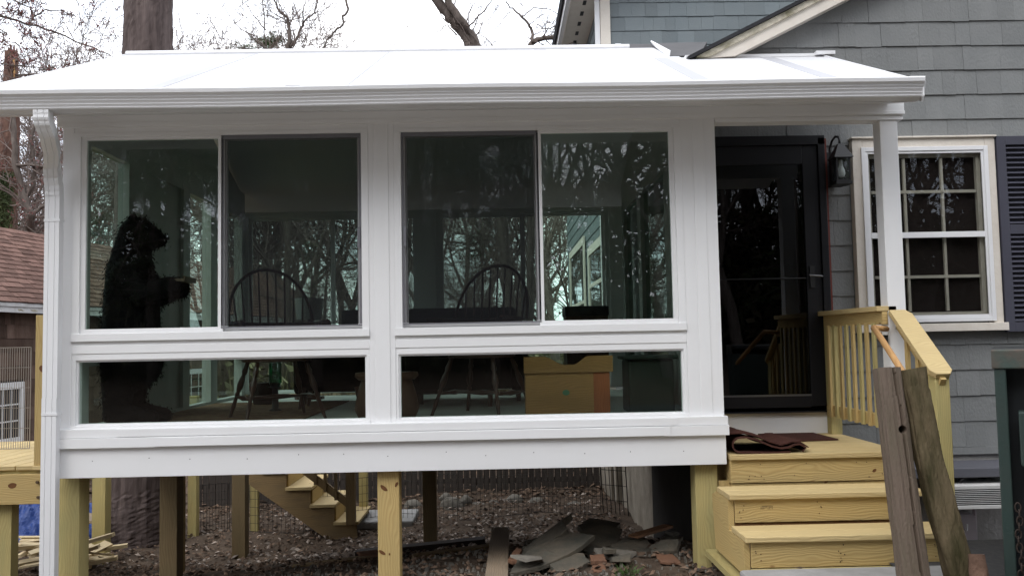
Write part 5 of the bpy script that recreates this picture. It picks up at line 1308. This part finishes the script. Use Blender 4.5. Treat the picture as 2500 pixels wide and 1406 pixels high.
limb_tree('budding_tree', 'thin branches with small red buds reaching in over the far left of the roof', 12,
          [([(-420, 900), (-400, 300), (-300, 60), (-160, 20)], .12, .035), ([(-160, 20), (-60, 22), (0, 40), (70, 58), (140, 80), (210, 112), (250, 128), (277, 141)], .022, .006), ([(-160, 20), (-60, -30), (10, -15), (45, 5), (80, 22)], .03, .007), ([(70, 58), (90, 35), (118, 25), (150, 28), (185, 42)], .010, .006),
           ([(-100, 70), (-20, 60), (10, 80), (18, 86)], .012, .006), ([(210, 112), (225, 100), (200, 90), (218, 70)], .007, .005), ([(-40, 150), (20, 158), (80, 164), (135, 175)], .010, .005), ([(-60, 110), (0, 95), (50, 112), (70, 125)], .009, .005)], 75, twn=13, twL=.55, bud=True, base=(-420, 900), rmin=.0045)
limb_tree('ivy_backed_tree', 'slender tree with forking trunk between garage roof and downspout at the left', 19,
          [([(72, 1000), (72, 560), (75, 525), (60, 490), (50, 455), (42, 420), (35, 360), (30, 290), (20, 200)], .10, .05), ([(75, 525), (95, 510), (118, 500), (150, 480)], .045, .03), ([(60, 490), (82, 450), (82, 400), (75, 330), (90, 290), (100, 200)], .05, .03),
           ([(40, 404), (80, 405), (140, 412)], .035, .03), ([(20, 580), (55, 548), (90, 570), (130, 540)], .02, .012)], 76, twn=11, twL=1.3, bud=True, base=(72, 1000), rmin=.007)
# undergrowth on the far slope
m = MB(); ru = random.Random(77)
for k in range(5200):
    y = ru.uniform(19, 62) if k % 3 else ru.uniform(19, 34); x = ru.uniform(-.85, .12)*y+ru.uniform(-2, 2); z = g(x, y)
    if x > -1.5 and y < 21: continue
    h = ru.uniform(.4, 2.6)*(1 if ru.random() < .8 else 1.6); tn = ru.random()
    for j in range(5):
        a = ru.uniform(0, 6.28); s_ = ru.uniform(.1, .55); w_ = ru.uniform(.006, .02); p = Vector((x+ru.gauss(0, .35), y+ru.gauss(0, .35), z-.05)); q = p+Vector((math.cos(a)*s_*h, math.sin(a)*s_*h, h*ru.uniform(.6, 1)))
        m.quadify([tuple(p+Vector((w_, 0, 0))), tuple(p-Vector((w_, 0, 0))), tuple(q)], [(0, 1, 2)], tn, [[(0, 0)]*3])
        if ru.random() < .5:
            for l_ in range(3):
                c = p.lerp(q, ru.uniform(.3, 1)); e = Vector((ru.gauss(0, 1), ru.gauss(0, 1), ru.gauss(0, .6)))*.07; f = Vector((-e.y, e.x, ru.gauss(0, .05))); m.quadify([tuple(c-e), tuple(c+f), tuple(c+e), tuple(c-f)], [(0, 1, 2, 3)], tn, [[(0, 0)]*4])
stuff(m.build('undergrowth', mat('brushwood', (.12, .115, .06), .9, .1, tone=.7, noise=.8, nscale=.3, col2=(.15, .115, .08))), 'tangled brown-green undergrowth of the wood behind the sunroom', 'undergrowth')

# ------------------------------------------------------------------ garage at left
random.seed(81)
GA = thing('garage', 'old shingled outbuilding with red-brown roof and peeling white fascia at the far left', 'outbuilding', (0, 0, 0))
m = MB(); m.bx(-3.6, -.30, -6, 16, -.9, 2.30); m.build('wall', GARSH, GA)
m = MB(); shingles(m, (-.285, 0, 0), (0, 1, 0), (1, 0, 0), -3.5, 14, -.8, 13, .24, proud=.03, wmin=.10, wmax=.26, holes=((-.1, .95, .0, 1.1),)); m.build('wall_shingles', GARSH, GA)
m = MB(); m.bx(-.30, -.27, -.1, .95, .0, 1.1); m.build('window_recess', BLACKP, GA)
m = MB()
def rowroof(m, x0, z0, x1, z1, y0, y1, n):
    L = math.hypot(x1-x0, z1-z0); ux, uz = (x1-x0)/L, (z1-z0)/L; nx, nz = uz, -ux
    if nz < 0: nx, nz = -nx, -nz
    ex = L/n
    for i in range(n):
        y = y0-random.uniform(0, .25)
        while y < y1:
            w_ = random.uniform(.12, .30); a, b = max(y, y0), min(y+w_-.006, y1); y += w_
            if b-a < .02: continue
            s0, s1 = i*ex-random.uniform(0, .02), min((i+1)*ex+.03, L); lift = .014+random.uniform(0, .008)
            P = [(x0+ux*s0+nx*lift, a, z0+uz*s0+nz*lift), (x0+ux*s0+nx*lift, b, z0+uz*s0+nz*lift), (x0+ux*s1+nx*.001, b, z0+uz*s1+nz*.001), (x0+ux*s1+nx*.001, a, z0+uz*s1+nz*.001),
                 (x0+ux*s0, a, z0+uz*s0), (x0+ux*s0, b, z0+uz*s0)]
            m.quadify(P, [(0, 1, 2, 3), (4, 5, 1, 0), (4, 0, 3), (5, 2, 1)], random.random())
rowroof(m, .03, 2.46, -1.85, 4.06, -4.5, 15, 17)
m.poly([(.02, -4.5, 2.455), (.02, 15, 2.455), (-1.85, 15, 4.055), (-1.85, -4.5, 4.055)], .05, Vector((1.6, 0, 1.87)).normalized())
m.poly([(-1.851, -4.5, 4.055), (-1.851, 15, 4.055), (-3.75, 15, 2.45), (-3.75, -4.5, 2.45)], .05, Vector((-1.6, 0, 1.87)).normalized()); m.build('roof', GARRF, GA)
m = MB(); m.bx(-.03, .0, -4.5, 15, 2.28, 2.44); m.bx(.001, .02, -4.5, 15, 2.38, 2.445); m.build('fascia', mat('peeling_white_paint', (.62, .61, .62), .6, .3, noise=1, nscale=7, col2=(.50, .49, .48)), GA)
m = MB()
for k in range(9):
    y = random.uniform(.3, 1.9); m.poly([(.0025, y, 2.31+random.uniform(0, .04)), (.0025, y+random.uniform(.03, .12), 2.30), (.0025, y+random.uniform(.05, .14), 2.33), (.0025, y+.02, 2.345)], .0015, (1, 0, 0))
m.build('peeled_patch', TRIMD, GA)
for y0, y1, z0, z1 in ((0.0, .84, .12, .98), (5.9, 7.3, .0, 1.0)):
    m = MB(); X = -.262
    m.bx(X, X+.03, y0-.08, y0+.02, z0-.08, z1+.1); m.bx(X, X+.03, y1-.02, y1+.08, z0-.08, z1+.1); m.bx(X, X+.03, y0+.02, y1-.02, z1-.02, z1+.1); m.bx(X, X+.03, y0+.02, y1-.02, z0-.08, z0); w_ = m.build('window', WHITE2, GA)
    m = MB()
    for k in (1, 2, 3): yy = y0+(y1-y0)*k/4; m.bx(X+.002, X+.018, yy-.012, yy+.012, z0, z1-.02)
    for k in (1, 2): zz = z0+(z1-z0)*k/3; m.bx(X+.004, X+.016, y0+.02, y1-.02, zz-.012, zz+.012)
    m.build('muntins', WHITE2, w_); m = MB(); m.bx(X-.004, X, y0+.02, y1-.02, z0, z1-.02); m.build('pane', mat('dark_pane', (.03, .03, .035), .15, .6), w_)
GA.location = (-8.35, 14.5, 0); GA.rotation_euler.z = -math.atan2(.17, .985)

# ------------------------------------------------------------------ left deck
random.seed(82)
DK = thing('deck', 'raised yellow pine deck behind the downspout at the left edge', 'deck', (-4.6, 7.2, -.3))
m = MB(); x = -3.60; zt = .705
for i in range(18):
    m = MB(); m.bx(x-.138, x-.003, 7.0+random.uniform(-.02, .01), 8.9, zt-.036, zt); m.build('deck_board', PINEP, DK, bevel=.005); x -= .142
m = MB(); m.bx(-6.2, -3.60, 7.03, 7.065, zt-.22, zt-.037); m.build('rim_joist', PINEG, DK)
m = MB(); m.bx(-6.2, -3.645, 6.985, 7.029, .405, .640); m.build('beam', PINE, DK, bevel=.003)
m = MB(); m.bx(-6.2, -3.62, 8.7, 8.74, .45, .66); m.build('rear_beam', PINE, DK)
m = MB(); m.bx(-3.64, -3.60, 7.066, 8.7, zt-.22, zt-.037); m.build('side_joist', PINEG, DK)
for x, y in ((-4.0, 7.12), (-6.0, 7.12), (-6.0, 8.6)):
    m = MB(); m.bx(x-.06, x+.06, y-.055, y+.055, g(x, y)-.2, .404 if y < 8 else .48); m.build('support_post', PINEG, DK, bevel=.003)
m = MB(); m.bx(-3.735, -3.605, 7.0, 7.10, zt, 1.905); m.build('rail_post', PINE, DK, bevel=.003)
m = MB(); m.bx(-3.77, -3.72, 7.12, 7.16, zt, 1.80); m.build('rail_post_trim', PINEG, DK)
for px, py in ((92, 1176), (94, 1213)): m = MB(); p = at(px, py, 6.983); m.tube([p, p-Vector((0, .012, 0))], .012, 10); m.build('carriage_bolt', mat('rusty_bolt', (.12, .08, .05), .5, .4, metal=.4), DK)
knot(at(30, 1185, 6.984), .034, .022, .1, DK); knot(at(102, 900, 6.998), .02, .028, .3, DK); knot(at(105, 1010, 6.998), .012, .014, .3, DK); 
# wire panels
def wire_panel(p0, p1, h, z0, nv, nh, label, mt=GALV, r=.0024, tilt=0, name='wire_fence_panel'):
    m = MB(); p0, p1 = Vector(p0), Vector(p1)
    for i in range(nv+1): q = p0.lerp(p1, i/nv); m.tube([(q.x, q.y, z0), (q.x+tilt, q.y, z0+h)], r*(1.5 if i in (0, nv) else 1), 4)
    for j in range(nh+1): z = z0+h*j/nh; m.tube([(p0.x+tilt*j/nh, p0.y-.003, z), (p1.x+tilt*j/nh, p1.y-.003, z)], r*(1.6 if j in (0, nh) else 1), 4)
    return tag(m.build(name, mt), label, 'wire fence', 'wire fence panels')
a, b = at(-60, 850, 8.2), at(76, 850, 8.2)
wire_panel((a.x, 8.2, 0), (b.x, 8.2, 0), a.z-.71, .71, 24, 5, 'galvanised wire pen panel standing on the left deck in front of the outbuilding window', r=.0028)
zf = -.72
for i, (x0, x1) in enumerate(((430, 560), (560, 745), (745, 930), (930, 1120), (1120, 1300), (1300, 1470))):
    a, b = at(x0, 1200, 11.2+.3*(i % 2)), at(x1-4, 1200, 11.2+.3*((i+1) % 2)); labs = ('farthest left', 'second from the left', 'behind the back stairs', 'just right of the centre post', 'in front of the largest boulders', 'farthest right, by the beige foundation')
    wire_panel(a, b, .62, g((a.x+b.x)/2, 11.3)+.02, 17, 6, 'low dark wire fence panel under the sunroom, '+labs[i], WIRE, r=.003)
a, b = at(1472, 1200, 11.4), at(1533, 1200, 11.2)
wire_panel(a, b, .78, -.66, 6, 4, 'rusty wire crate door leaning upright against the beige foundation corner', WIRE, r=.006, tilt=-.03)
# stockade fence
FX0, FX1 = at(478, 1200, 13.4).x, at(1465, 1200, 13.4).x
t = thing('stockade_fence', 'weathered dark picket fence with light slits between its boards, behind the boulders', 'fence', ((FX0+FX1)/2, 13.4, -.8))
n_ = 62; wd = (FX1-FX0)/n_; proto = None
for i in range(n_):
    x = FX0+wd*(i+.5)
    if proto is None:
        m = MB(); m.bx(x-wd/2+.005, x+wd/2-.005, 13.39, 13.41, -.85, .66); proto = m.build('picket', mat('old_fence_wood', (.065, .055, .048), .9, .1, noise=.7, nscale=5), t); px0 = x
    else:
        o = proto.copy(); COL.objects.link(o); o.parent = t; o.location = (x-px0+random.uniform(-.004, .004), 0, random.uniform(-.02, .02))
for z in (-.55, .45): m = MB(); m.bx(FX0, FX1, 13.412, 13.44, z, z+.08); m.build('fence_rail', MATS['old_fence_wood'], t)
# boulders
for i, (px, py, w_, h_) in enumerate(((1010, 1238, 60, 48), (1105, 1235, 62, 62), (1135, 1222, 34, 40), (1165, 1240, 60, 46), (1205, 1236, 44, 44), (1258, 1230, 52, 58), (1310, 1236, 58, 54), (1352, 1240, 46, 44), (1398, 1238, 58, 42), (1088, 1210, 30, 26), (1452, 1246, 32, 34), (1185, 1252, 26, 16))):
    Y = 12.4+random.uniform(-.15, .15); q = at(px, py+h_/2, Y); s_ = Y/2100
    bmh = bmesh.new(); bmesh.ops.create_icosphere(bmh, subdivisions=3, radius=1)
    rr = random.Random(i+7); pl = [Vector((rr.gauss(0, 1), rr.gauss(0, 1), rr.gauss(0, 1))).normalized() for _ in range(10)]
    for v in bmh.verts:
        d = v.co.normalized(); k = 1.0
        for p in pl:
            c = d.dot(p)
            if c > .75: k = min(k, .78/c)
        v.co = d*k*(1+.02*math.sin(9*d.x+5*d.z)); v.co.x *= w_*s_/2; v.co.y *= w_*s_/2*.8; v.co.z *= h_*s_/2
    me = bpy.data.meshes.new('boulder'); bmh.to_mesh(me); bmh.free(); me.materials.append(STONE); o = bpy.data.objects.new('boulder', me); COL.objects.link(o); o.location = (q.x, Y, q.z+h_*s_/2-.03)
    tag(o, ('wide low boulder, first right of the centre post', 'pointed boulder, second in the row from the centre post', 'small boulder tucked behind the pointed one', 'wide grey boulder right of the pointed one', 'rounded boulder in the left half of the row', 'tall broad boulder in the middle of the row', 'broad boulder right of the tallest one', 'blocky boulder in the right half of the row', 'wide squat boulder near the right end of the row', 'smallest boulder peeking above the left end of the row', 'upright square stone beside the beige foundation corner', 'small pale stone lying in front of the row')[i], 'boulder', 'boulders along the picket fence')
# back stairs
random.seed(83)
BS = thing('back_stairs', 'wooden stairs with dark sawtooth stringer and railing, descending to the right behind the sunroom', 'stairs', (-2.4, 11.0, -.8))
Yn, Yf = 10.75, 11.75
A = [at(540, 1135, Yn), at(700, 1150, Yn), at(698, 1197, Yn), at(758, 1197, Yn), at(758, 1239, Yn), at(816, 1239, Yn), at(816, 1281, Yn), at(870, 1281, Yn), at(872, 1322, Yn), at(808, 1322, Yn)]
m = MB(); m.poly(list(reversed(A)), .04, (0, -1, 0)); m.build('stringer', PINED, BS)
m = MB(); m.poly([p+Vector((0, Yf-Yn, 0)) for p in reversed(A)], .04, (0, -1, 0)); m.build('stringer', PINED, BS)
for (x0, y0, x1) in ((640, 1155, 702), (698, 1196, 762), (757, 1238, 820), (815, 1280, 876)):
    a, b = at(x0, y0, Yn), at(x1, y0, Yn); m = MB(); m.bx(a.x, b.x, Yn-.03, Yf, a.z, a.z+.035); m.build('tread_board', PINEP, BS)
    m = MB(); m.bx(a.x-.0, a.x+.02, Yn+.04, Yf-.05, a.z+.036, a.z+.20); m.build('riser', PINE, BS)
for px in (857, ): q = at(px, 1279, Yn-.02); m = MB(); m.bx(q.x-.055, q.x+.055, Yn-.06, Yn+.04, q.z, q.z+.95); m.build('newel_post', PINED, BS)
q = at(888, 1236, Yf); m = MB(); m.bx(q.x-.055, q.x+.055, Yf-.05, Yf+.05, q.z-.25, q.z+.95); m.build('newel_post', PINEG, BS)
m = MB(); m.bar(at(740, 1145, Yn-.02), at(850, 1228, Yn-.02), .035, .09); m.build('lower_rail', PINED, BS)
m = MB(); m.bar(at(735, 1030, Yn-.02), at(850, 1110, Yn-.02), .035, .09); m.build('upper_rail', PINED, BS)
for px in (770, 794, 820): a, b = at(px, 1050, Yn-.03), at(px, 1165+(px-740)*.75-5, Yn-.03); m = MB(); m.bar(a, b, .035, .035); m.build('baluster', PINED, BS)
# back deck posts and landing slab
for px, py, w_, Y in ((472, 1338, .11, 11.2), (622, 1330, .10, 11.6), (425, 1400, .15, 8.1)):
    q = at(px, py, Y); m = MB(); m.bx(q.x-w_/2, q.x+w_/2, Y-w_/2, Y+w_/2, g(q.x, Y)-.15, .754 if Y < 10 else 1.0); o = m.build('deck_post', PINEG if Y > 10 else PINE, bevel=.003)
    tag(o, {472: 'light pine post behind the pine trunk, supporting the back deck', 622: 'thin light pine post left of the back stairs', 425: 'dark shaded square post in front of the pine trunk base'}[px], 'post')
m = MB(); q = at(915, 1290, 11.6); m.box((q.x+.1, 11.6, g(q.x, 11.6)+.05), (.9, .8, .10)); tag(m.build('stone_slab', CONC, bevel=.02), 'pale flat stone slab at the foot of the back stairs', 'slab')

# ------------------------------------------------------------------ tarp, lumber, rubble
random.seed(84)
def tarp():
    x0, x1, y0, y1 = -7.4, -4.95, 10.7, 12.3; nx, ny = 90, 60; V = []
    for j in range(ny+1):
        for i in range(nx+1):
            u, v = i/nx, j/ny; x = x0+(x1-x0)*u+.05*math.sin(v*9); y = y0+(y1-y0)*v+.06*math.sin(u*13)
            e = min(u, 1-u, v, 1-v); h = .42*smooth(0, .28, e)*(1-.45*smooth(.5, 1, u))
            h += .055*math.sin(u*23+v*9)*smooth(0, .1, e)+.05*abs(math.sin(u*31-v*21))+.03*abs(math.sin(u*57+v*43+2*math.sin(v*20)))+.02*math.sin(u*90+v*70)
            V.append((x, y, g(x, y)+.03+h))
    m = MB(); m.quadify(V, [(j*(nx+1)+i, j*(nx+1)+i+1, (j+1)*(nx+1)+i+1, (j+1)*(nx+1)+i) for j in range(ny) for i in range(nx)], .5)
    o = m.build('tarp', TARP); s_ = o.modifiers.new('s', 'SOLIDIFY'); s_.thickness = .004; tag(o, 'crumpled blue tarpaulin heaped on the ground under the left deck', 'tarp')
tarp()
for i in range(44):
    px = random.choice((random.uniform(50, 120), random.uniform(180, 232), random.uniform(90, 200))); py = random.uniform(1296, 1402)
    Y = 10.3-(py-1296)*.012; q = at(px, py, Y); z = g(q.x, Y)+.04+random.uniform(0, .22)
    L = random.uniform(.22, .75); a = random.uniform(-.9, 1.3); m = MB(); ti = random.uniform(-.25, .35)
    d = Vector((math.cos(a), math.sin(a), ti)).normalized(); m.bar(Vector((q.x, Y, z+abs(ti)*L/2))-d*L/2, Vector((q.x, Y, z+abs(ti)*L/2))+d*L/2, random.choice((.04, .09, .09, .12)), random.choice((.02, .036)), up=(random.uniform(-.4, .4), 0, 1))
    tag(m.build('lumber_offcut', mat('pale_cut_lumber', (.66, .54, .34), .7, .2, noise=.5, nscale=9, col2=(.5, .38, .2))), 'pale pine offcut in the jumbled lumber pile below the blue tarp', 'board', 'lumber offcuts in the pile at the left')
q = at(205, 1262, 10.4); m = MB(); m.bar(at(180, 1255, 10.4), at(240, 1268, 10.4), .3, .03); tag(m.build('grey_board', PLANK), 'weathered grey board lying across the blue tarp', 'board')
# timber lying behind the centre post
a, b = at(870, 1330, 9.2), at(1185, 1306, 9.2)
m = MB(); m.bar((a.x, 9.2, g(a.x, 9.2)+.02), (b.x, 9.2, g(b.x, 9.2)+.05), .14, .13); tag(m.build('landscape_timber', mat('dark_wet_timber', (.035, .025, .02), .8, .2, noise=.7)), 'long dark landscape timber lying on the dirt behind the centre post', 'timber')
# plank running back under the sunroom
a, b = at(1212, 1408, 5.95), at(1222, 1292, 7.7)
m = MB(); m.bar((a.x, 5.85, a.z), (b.x, 7.7, b.z), .155, .045); m.build; tag(m.build('plank', PLANK, bevel=.004), 'grey-brown plank lying lengthwise on the dirt right of the centre post', 'plank')
# slate pile: outlines surveyed on the photo, laid as tilted slabs
def slab(pts, ys, th, m_, label, name='slate_slab', grp='broken slate slabs in the rubble pile'):
    P = [at(x, y, Y) for (x, y), Y in zip(pts, ys)]
    c = sum(P, Vector())/len(P); n = Vector((0, 0, 0))
    for i in range(len(P)): n += (P[i]-c).cross(P[(i+1) % len(P)]-c)
    n.normalize()
    if n.y > 0 and n.z < 0: n = -n
    if n.z < 0: n = -n
    P = [p-n*((p-c).dot(n)) for p in P]
    F2 = []
    for i in range(len(P)):
        a, b = P[i], P[(i+1) % len(P)]; e = (b-a); s_ = n.cross(e).normalized() if e.length > 0 else Vector()
        for k in range(4): F2.append(a.lerp(b, k/4)+s_*random.uniform(-.012, .012)*(k > 0))
    if (F2[1]-F2[0]).cross(c-F2[0]).dot(n) < 0: F2.reverse()
    m = MB(); m.poly(F2, th, n); return tag(m.build(name, m_, bevel=.004), label, 'slate slab' if 'slate' in name else 'brick piece', grp)
lb = 'broken grey slate slab in the rubble pile under the sunroom'
slab([(1278, 1345), (1300, 1322), (1392, 1262), (1390, 1250), (1376, 1268), (1285, 1330)], [6.6, 6.6, 6.75, 6.8, 6.8, 6.65], .045, SLATE, 'thin slate slab standing steeply on edge at the upper left of the rubble pile')
slab([(1272, 1350), (1300, 1318), (1372, 1272), (1384, 1290), (1330, 1330), (1285, 1358)], [6.5, 6.6, 6.7, 6.55, 6.45, 6.4], .045, SLATE, lb)
slab([(1243, 1400), (1262, 1362), (1300, 1340), (1385, 1295), (1452, 1306), (1390, 1350), (1320, 1378)], [6.05, 6.25, 6.4, 6.6, 6.45, 6.2, 6.08], .035, SLATE, 'largest slate slab, long and tilted, at the front left of the rubble pile')
slab([(1342, 1372), (1380, 1352), (1425, 1352), (1440, 1365), (1400, 1398), (1355, 1395)], [6.1, 6.25, 6.25, 6.12, 5.98, 6.0], .045, SLATE, 'small pale slate slab lying flat at the front of the rubble pile')
slab([(1395, 1300), (1470, 1280), (1520, 1290), (1500, 1325), (1450, 1345), (1400, 1345)], [6.7, 6.95, 6.9, 6.6, 6.45, 6.45], .045, SLATE, lb)
slab([(1490, 1330), (1540, 1302), (1560, 1308), (1545, 1320), (1510, 1338)], [6.5, 6.8, 6.8, 6.6, 6.45], .045, SLATE, lb)
slab([(1470, 1355), (1500, 1328), (1570, 1310), (1600, 1340), (1590, 1368), (1520, 1372)], [6.3, 6.5, 6.75, 6.5, 6.25, 6.2], .045, SLATE, lb)
slab([(1580, 1325), (1640, 1330), (1655, 1360), (1625, 1375), (1590, 1355)], [6.6, 6.6, 6.3, 6.2, 6.35], .02, SLATE, lb)
slab([(1430, 1300), (1410, 1283), (1440, 1262), (1515, 1275), (1500, 1300)], [6.9, 7.1, 7.3, 7.2, 6.95], .045, SLATE, lb)
slab([(1600, 1350), (1642, 1352), (1662, 1372), (1612, 1370)], [6.25, 6.25, 6.08, 6.1], .02, BRICK, 'orange-brown tile fragment at the right end of the rubble pile', 'brick_piece', 'orange brick and tile fragments')
slab([(1440, 1352), (1475, 1352), (1482, 1366), (1442, 1368)], [6.2, 6.2, 6.08, 6.08], .03, BRICK, 'orange brick piece wedged between the slate slabs', 'brick_piece', 'orange brick and tile fragments')
slab([(1445, 1378), (1470, 1375), (1485, 1392), (1462, 1397), (1443, 1390)], [6.0, 6.05, 5.95, 5.92, 5.94], .04, BRICK, 'small orange brick stub in front of the rubble pile', 'brick_piece', 'orange brick and tile fragments')
slab([(1240, 1362), (1262, 1335), (1275, 1338), (1262, 1372)], [6.3, 6.55, 6.5, 6.25], .03, BRICK, 'orange brick piece between the plank and the largest slate slab', 'brick_piece', 'orange brick and tile fragments')
slab([(870, 1345), (925, 1340), (925, 1352), (880, 1352)], [7.6, 7.7, 7.5, 7.5], .02, BRICK, 'dull brick-red tile left of the centre post', 'brick_piece', 'orange brick and tile fragments')
lbs = 'small broken stone slab in the scatter around the rubble pile'
rr_ = random.Random(17)
for k in range(16):
    px = rr_.uniform(1290, 1680); py = rr_.uniform(1290, 1385); Y = 7.4-(py-1290)*.0145; w_ = rr_.uniform(18, 46); h_ = rr_.uniform(8, 20); a0 = rr_.uniform(0, 6.28); nn_ = rr_.choice((4, 5, 6)); tl = rr_.uniform(-.2, .5)
    q = at(px, py, Y); c = Vector((q.x, Y, g(q.x, Y)+rr_.uniform(.03, .12))); s_ = Y/2100
    P = [c+Vector((w_*s_*math.cos(a0+i*6.283/nn_)*rr_.uniform(.7, 1.1), w_*s_*.8*math.sin(a0+i*6.283/nn_)*rr_.uniform(.7, 1.1), 0)) for i in range(nn_)]
    for p in P: p.z += (p.y-c.y)*tl+(p.x-c.x)*rr_.choice((-.25, .25))
    F3 = []
    for i in range(nn_):
        a, b = P[i], P[(i+1) % nn_]
        for j in range(3): F3.append(a.lerp(b, j/3)+Vector((rr_.uniform(-.006, .006), rr_.uniform(-.006, .006), 0))*(j > 0))
    m = MB(); nz = (F3[3]-F3[0]).cross(F3[6]-F3[3]).normalized()
    if nz.z < 0: F3.reverse(); nz = -nz
    m.poly(F3, rr_.uniform(.018, .04), nz); tag(m.build('slate_fragment', SLATE if k % 4 else STONE, bevel=.003), lbs, 'stone slab', 'small slab fragments around the rubble pile')
m = MB(); m.bar(at(1545, 1309, 6.6), at(1632, 1283, 6.9), .09, .02); tag(m.build('brown_board', wood('reddish_board', (.20, .10, .05), (.12, .06, .03)), bevel=.002), 'reddish-brown board propped on the right side of the slate pile', 'board')
for px, py, w_, lab in ((800, 1340, 120, 'short dark board lying in the dirt left of the centre post'), (1110, 1350, 150, 'short dark board lying in the dirt between the centre post and the plank')):
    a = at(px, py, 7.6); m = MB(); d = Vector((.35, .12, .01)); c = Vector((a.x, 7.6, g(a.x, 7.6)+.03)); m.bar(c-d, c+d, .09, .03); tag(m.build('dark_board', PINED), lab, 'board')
# low evergreen sprig and dirt mound at the front
m = MB(); rs = random.Random(3); q = at(1530, 1398, 5.85)
for k in range(70):
    p = Vector((q.x+rs.gauss(0, .035), 5.85+rs.gauss(0, .03), q.z+rs.uniform(-.03, .02))); e = Vector((rs.gauss(0, .7), rs.gauss(0, .5), 1)).normalized(); f = e.orthogonal().normalized(); m.quadify([tuple(p-f*.004), tuple(p+f*.004), tuple(p+e*rs.uniform(.03, .08))], [(0, 1, 2)], rs.random(), [[(0, 0)]*3])
tag(m.build('evergreen_sprig', mat('fresh_green', (.07, .13, .035), .7, .2)), 'small tuft of green needles on the dirt in front of the slate pile', 'sprig')
# leaf litter, stones (uncountable)
def litter(name, n, region, m_, size, label, cat, stone=False, seed=1):
    r = random.Random(seed); m = MB()
    for k in range(n):
        x, y = region(r); z = g(x, y)+.028*math.sin(x*3.1+y*1.7)*math.sin(y*4.3-x)+.014*math.sin(x*9+y*5)*math.sin(y*11+2*x) if 3.5 < y < 15 else g(x, y)
        z += .012; s_ = size*r.uniform(.5, 1.5); a = r.uniform(0, 6.28)
        if stone:
            P = [(x+s_*math.cos(a+i*1.571)*r.uniform(.6, 1), y+s_*math.sin(a+i*1.571)*r.uniform(.6, 1), z-.01) for i in range(4)]+[(x+s_*.6*math.cos(a+.4+i*1.571), y+s_*.6*math.sin(a+.4+i*1.571), z+s_*r.uniform(.4, .9)) for i in range(4)]
            m.quadify(P, [(4, 5, 6, 7), (0, 1, 5, 4), (1, 2, 6, 5), (2, 3, 7, 6), (3, 0, 4, 7)], r.random())
        else:
            c = Vector((x, y, z+r.uniform(0, .02))); e = Vector((math.cos(a), math.sin(a), r.uniform(-.5, .5)))*s_; f = Vector((-math.sin(a), math.cos(a), r.uniform(-.6, .6)))*s_*.6
            m.quadify([tuple(c-e), tuple(c-e*.2+f), tuple(c+e), tuple(c-e*.1-f), tuple(c+e*.2+Vector((0, 0, s_*.5)))], [(0, 3, 4), (0, 4, 1), (1, 4, 2), (4, 3, 2)], r.random(), [[(0, 0)]*3]*4)
    return stuff(m.build(name, m_), label, cat)
litter('leaf_litter', 9000, lambda r: (r.uniform(-6.5, 1.5), r.uniform(5.2, 13.3)), LEAF, .026, 'brown dead leaves strewn over the dirt under and behind the sunroom', 'leaf litter', seed=11)
litter('pale_leaf_litter', 1700, lambda r: (r.gauss(-.2, 1.1), r.gauss(9.8, .8)) if r.random() < .55 else (r.uniform(-6, 1.4), r.uniform(9, 13)), LEAFL, .030, 'pale dry curled leaves gathered around the back posts and wire fence', 'leaf litter', seed=12)
litter('forest_leaves', 9000, lambda r: (r.uniform(-14, 2), r.uniform(12.5, 26)), LEAF, .05, 'dead leaves covering the ground beyond the fence and the lumber pile', 'leaf litter', seed=13)
litter('gravel', 2400, lambda r: (r.uniform(-2.2, 1.9), r.uniform(5.1, 7.2)) if r.random() < .7 else (r.uniform(-5, 1.4), r.uniform(6, 10)), STONE, .014, 'loose stones and clods on the dirt below the sunroom front', 'gravel', True, seed=14)
litter('drive_gravel', 900, lambda r: (r.uniform(2.3, 3.2), r.uniform(5.2, 7.1)), STONE, .012, 'small pebbles on the asphalt by the foundation', 'gravel', True, seed=15)
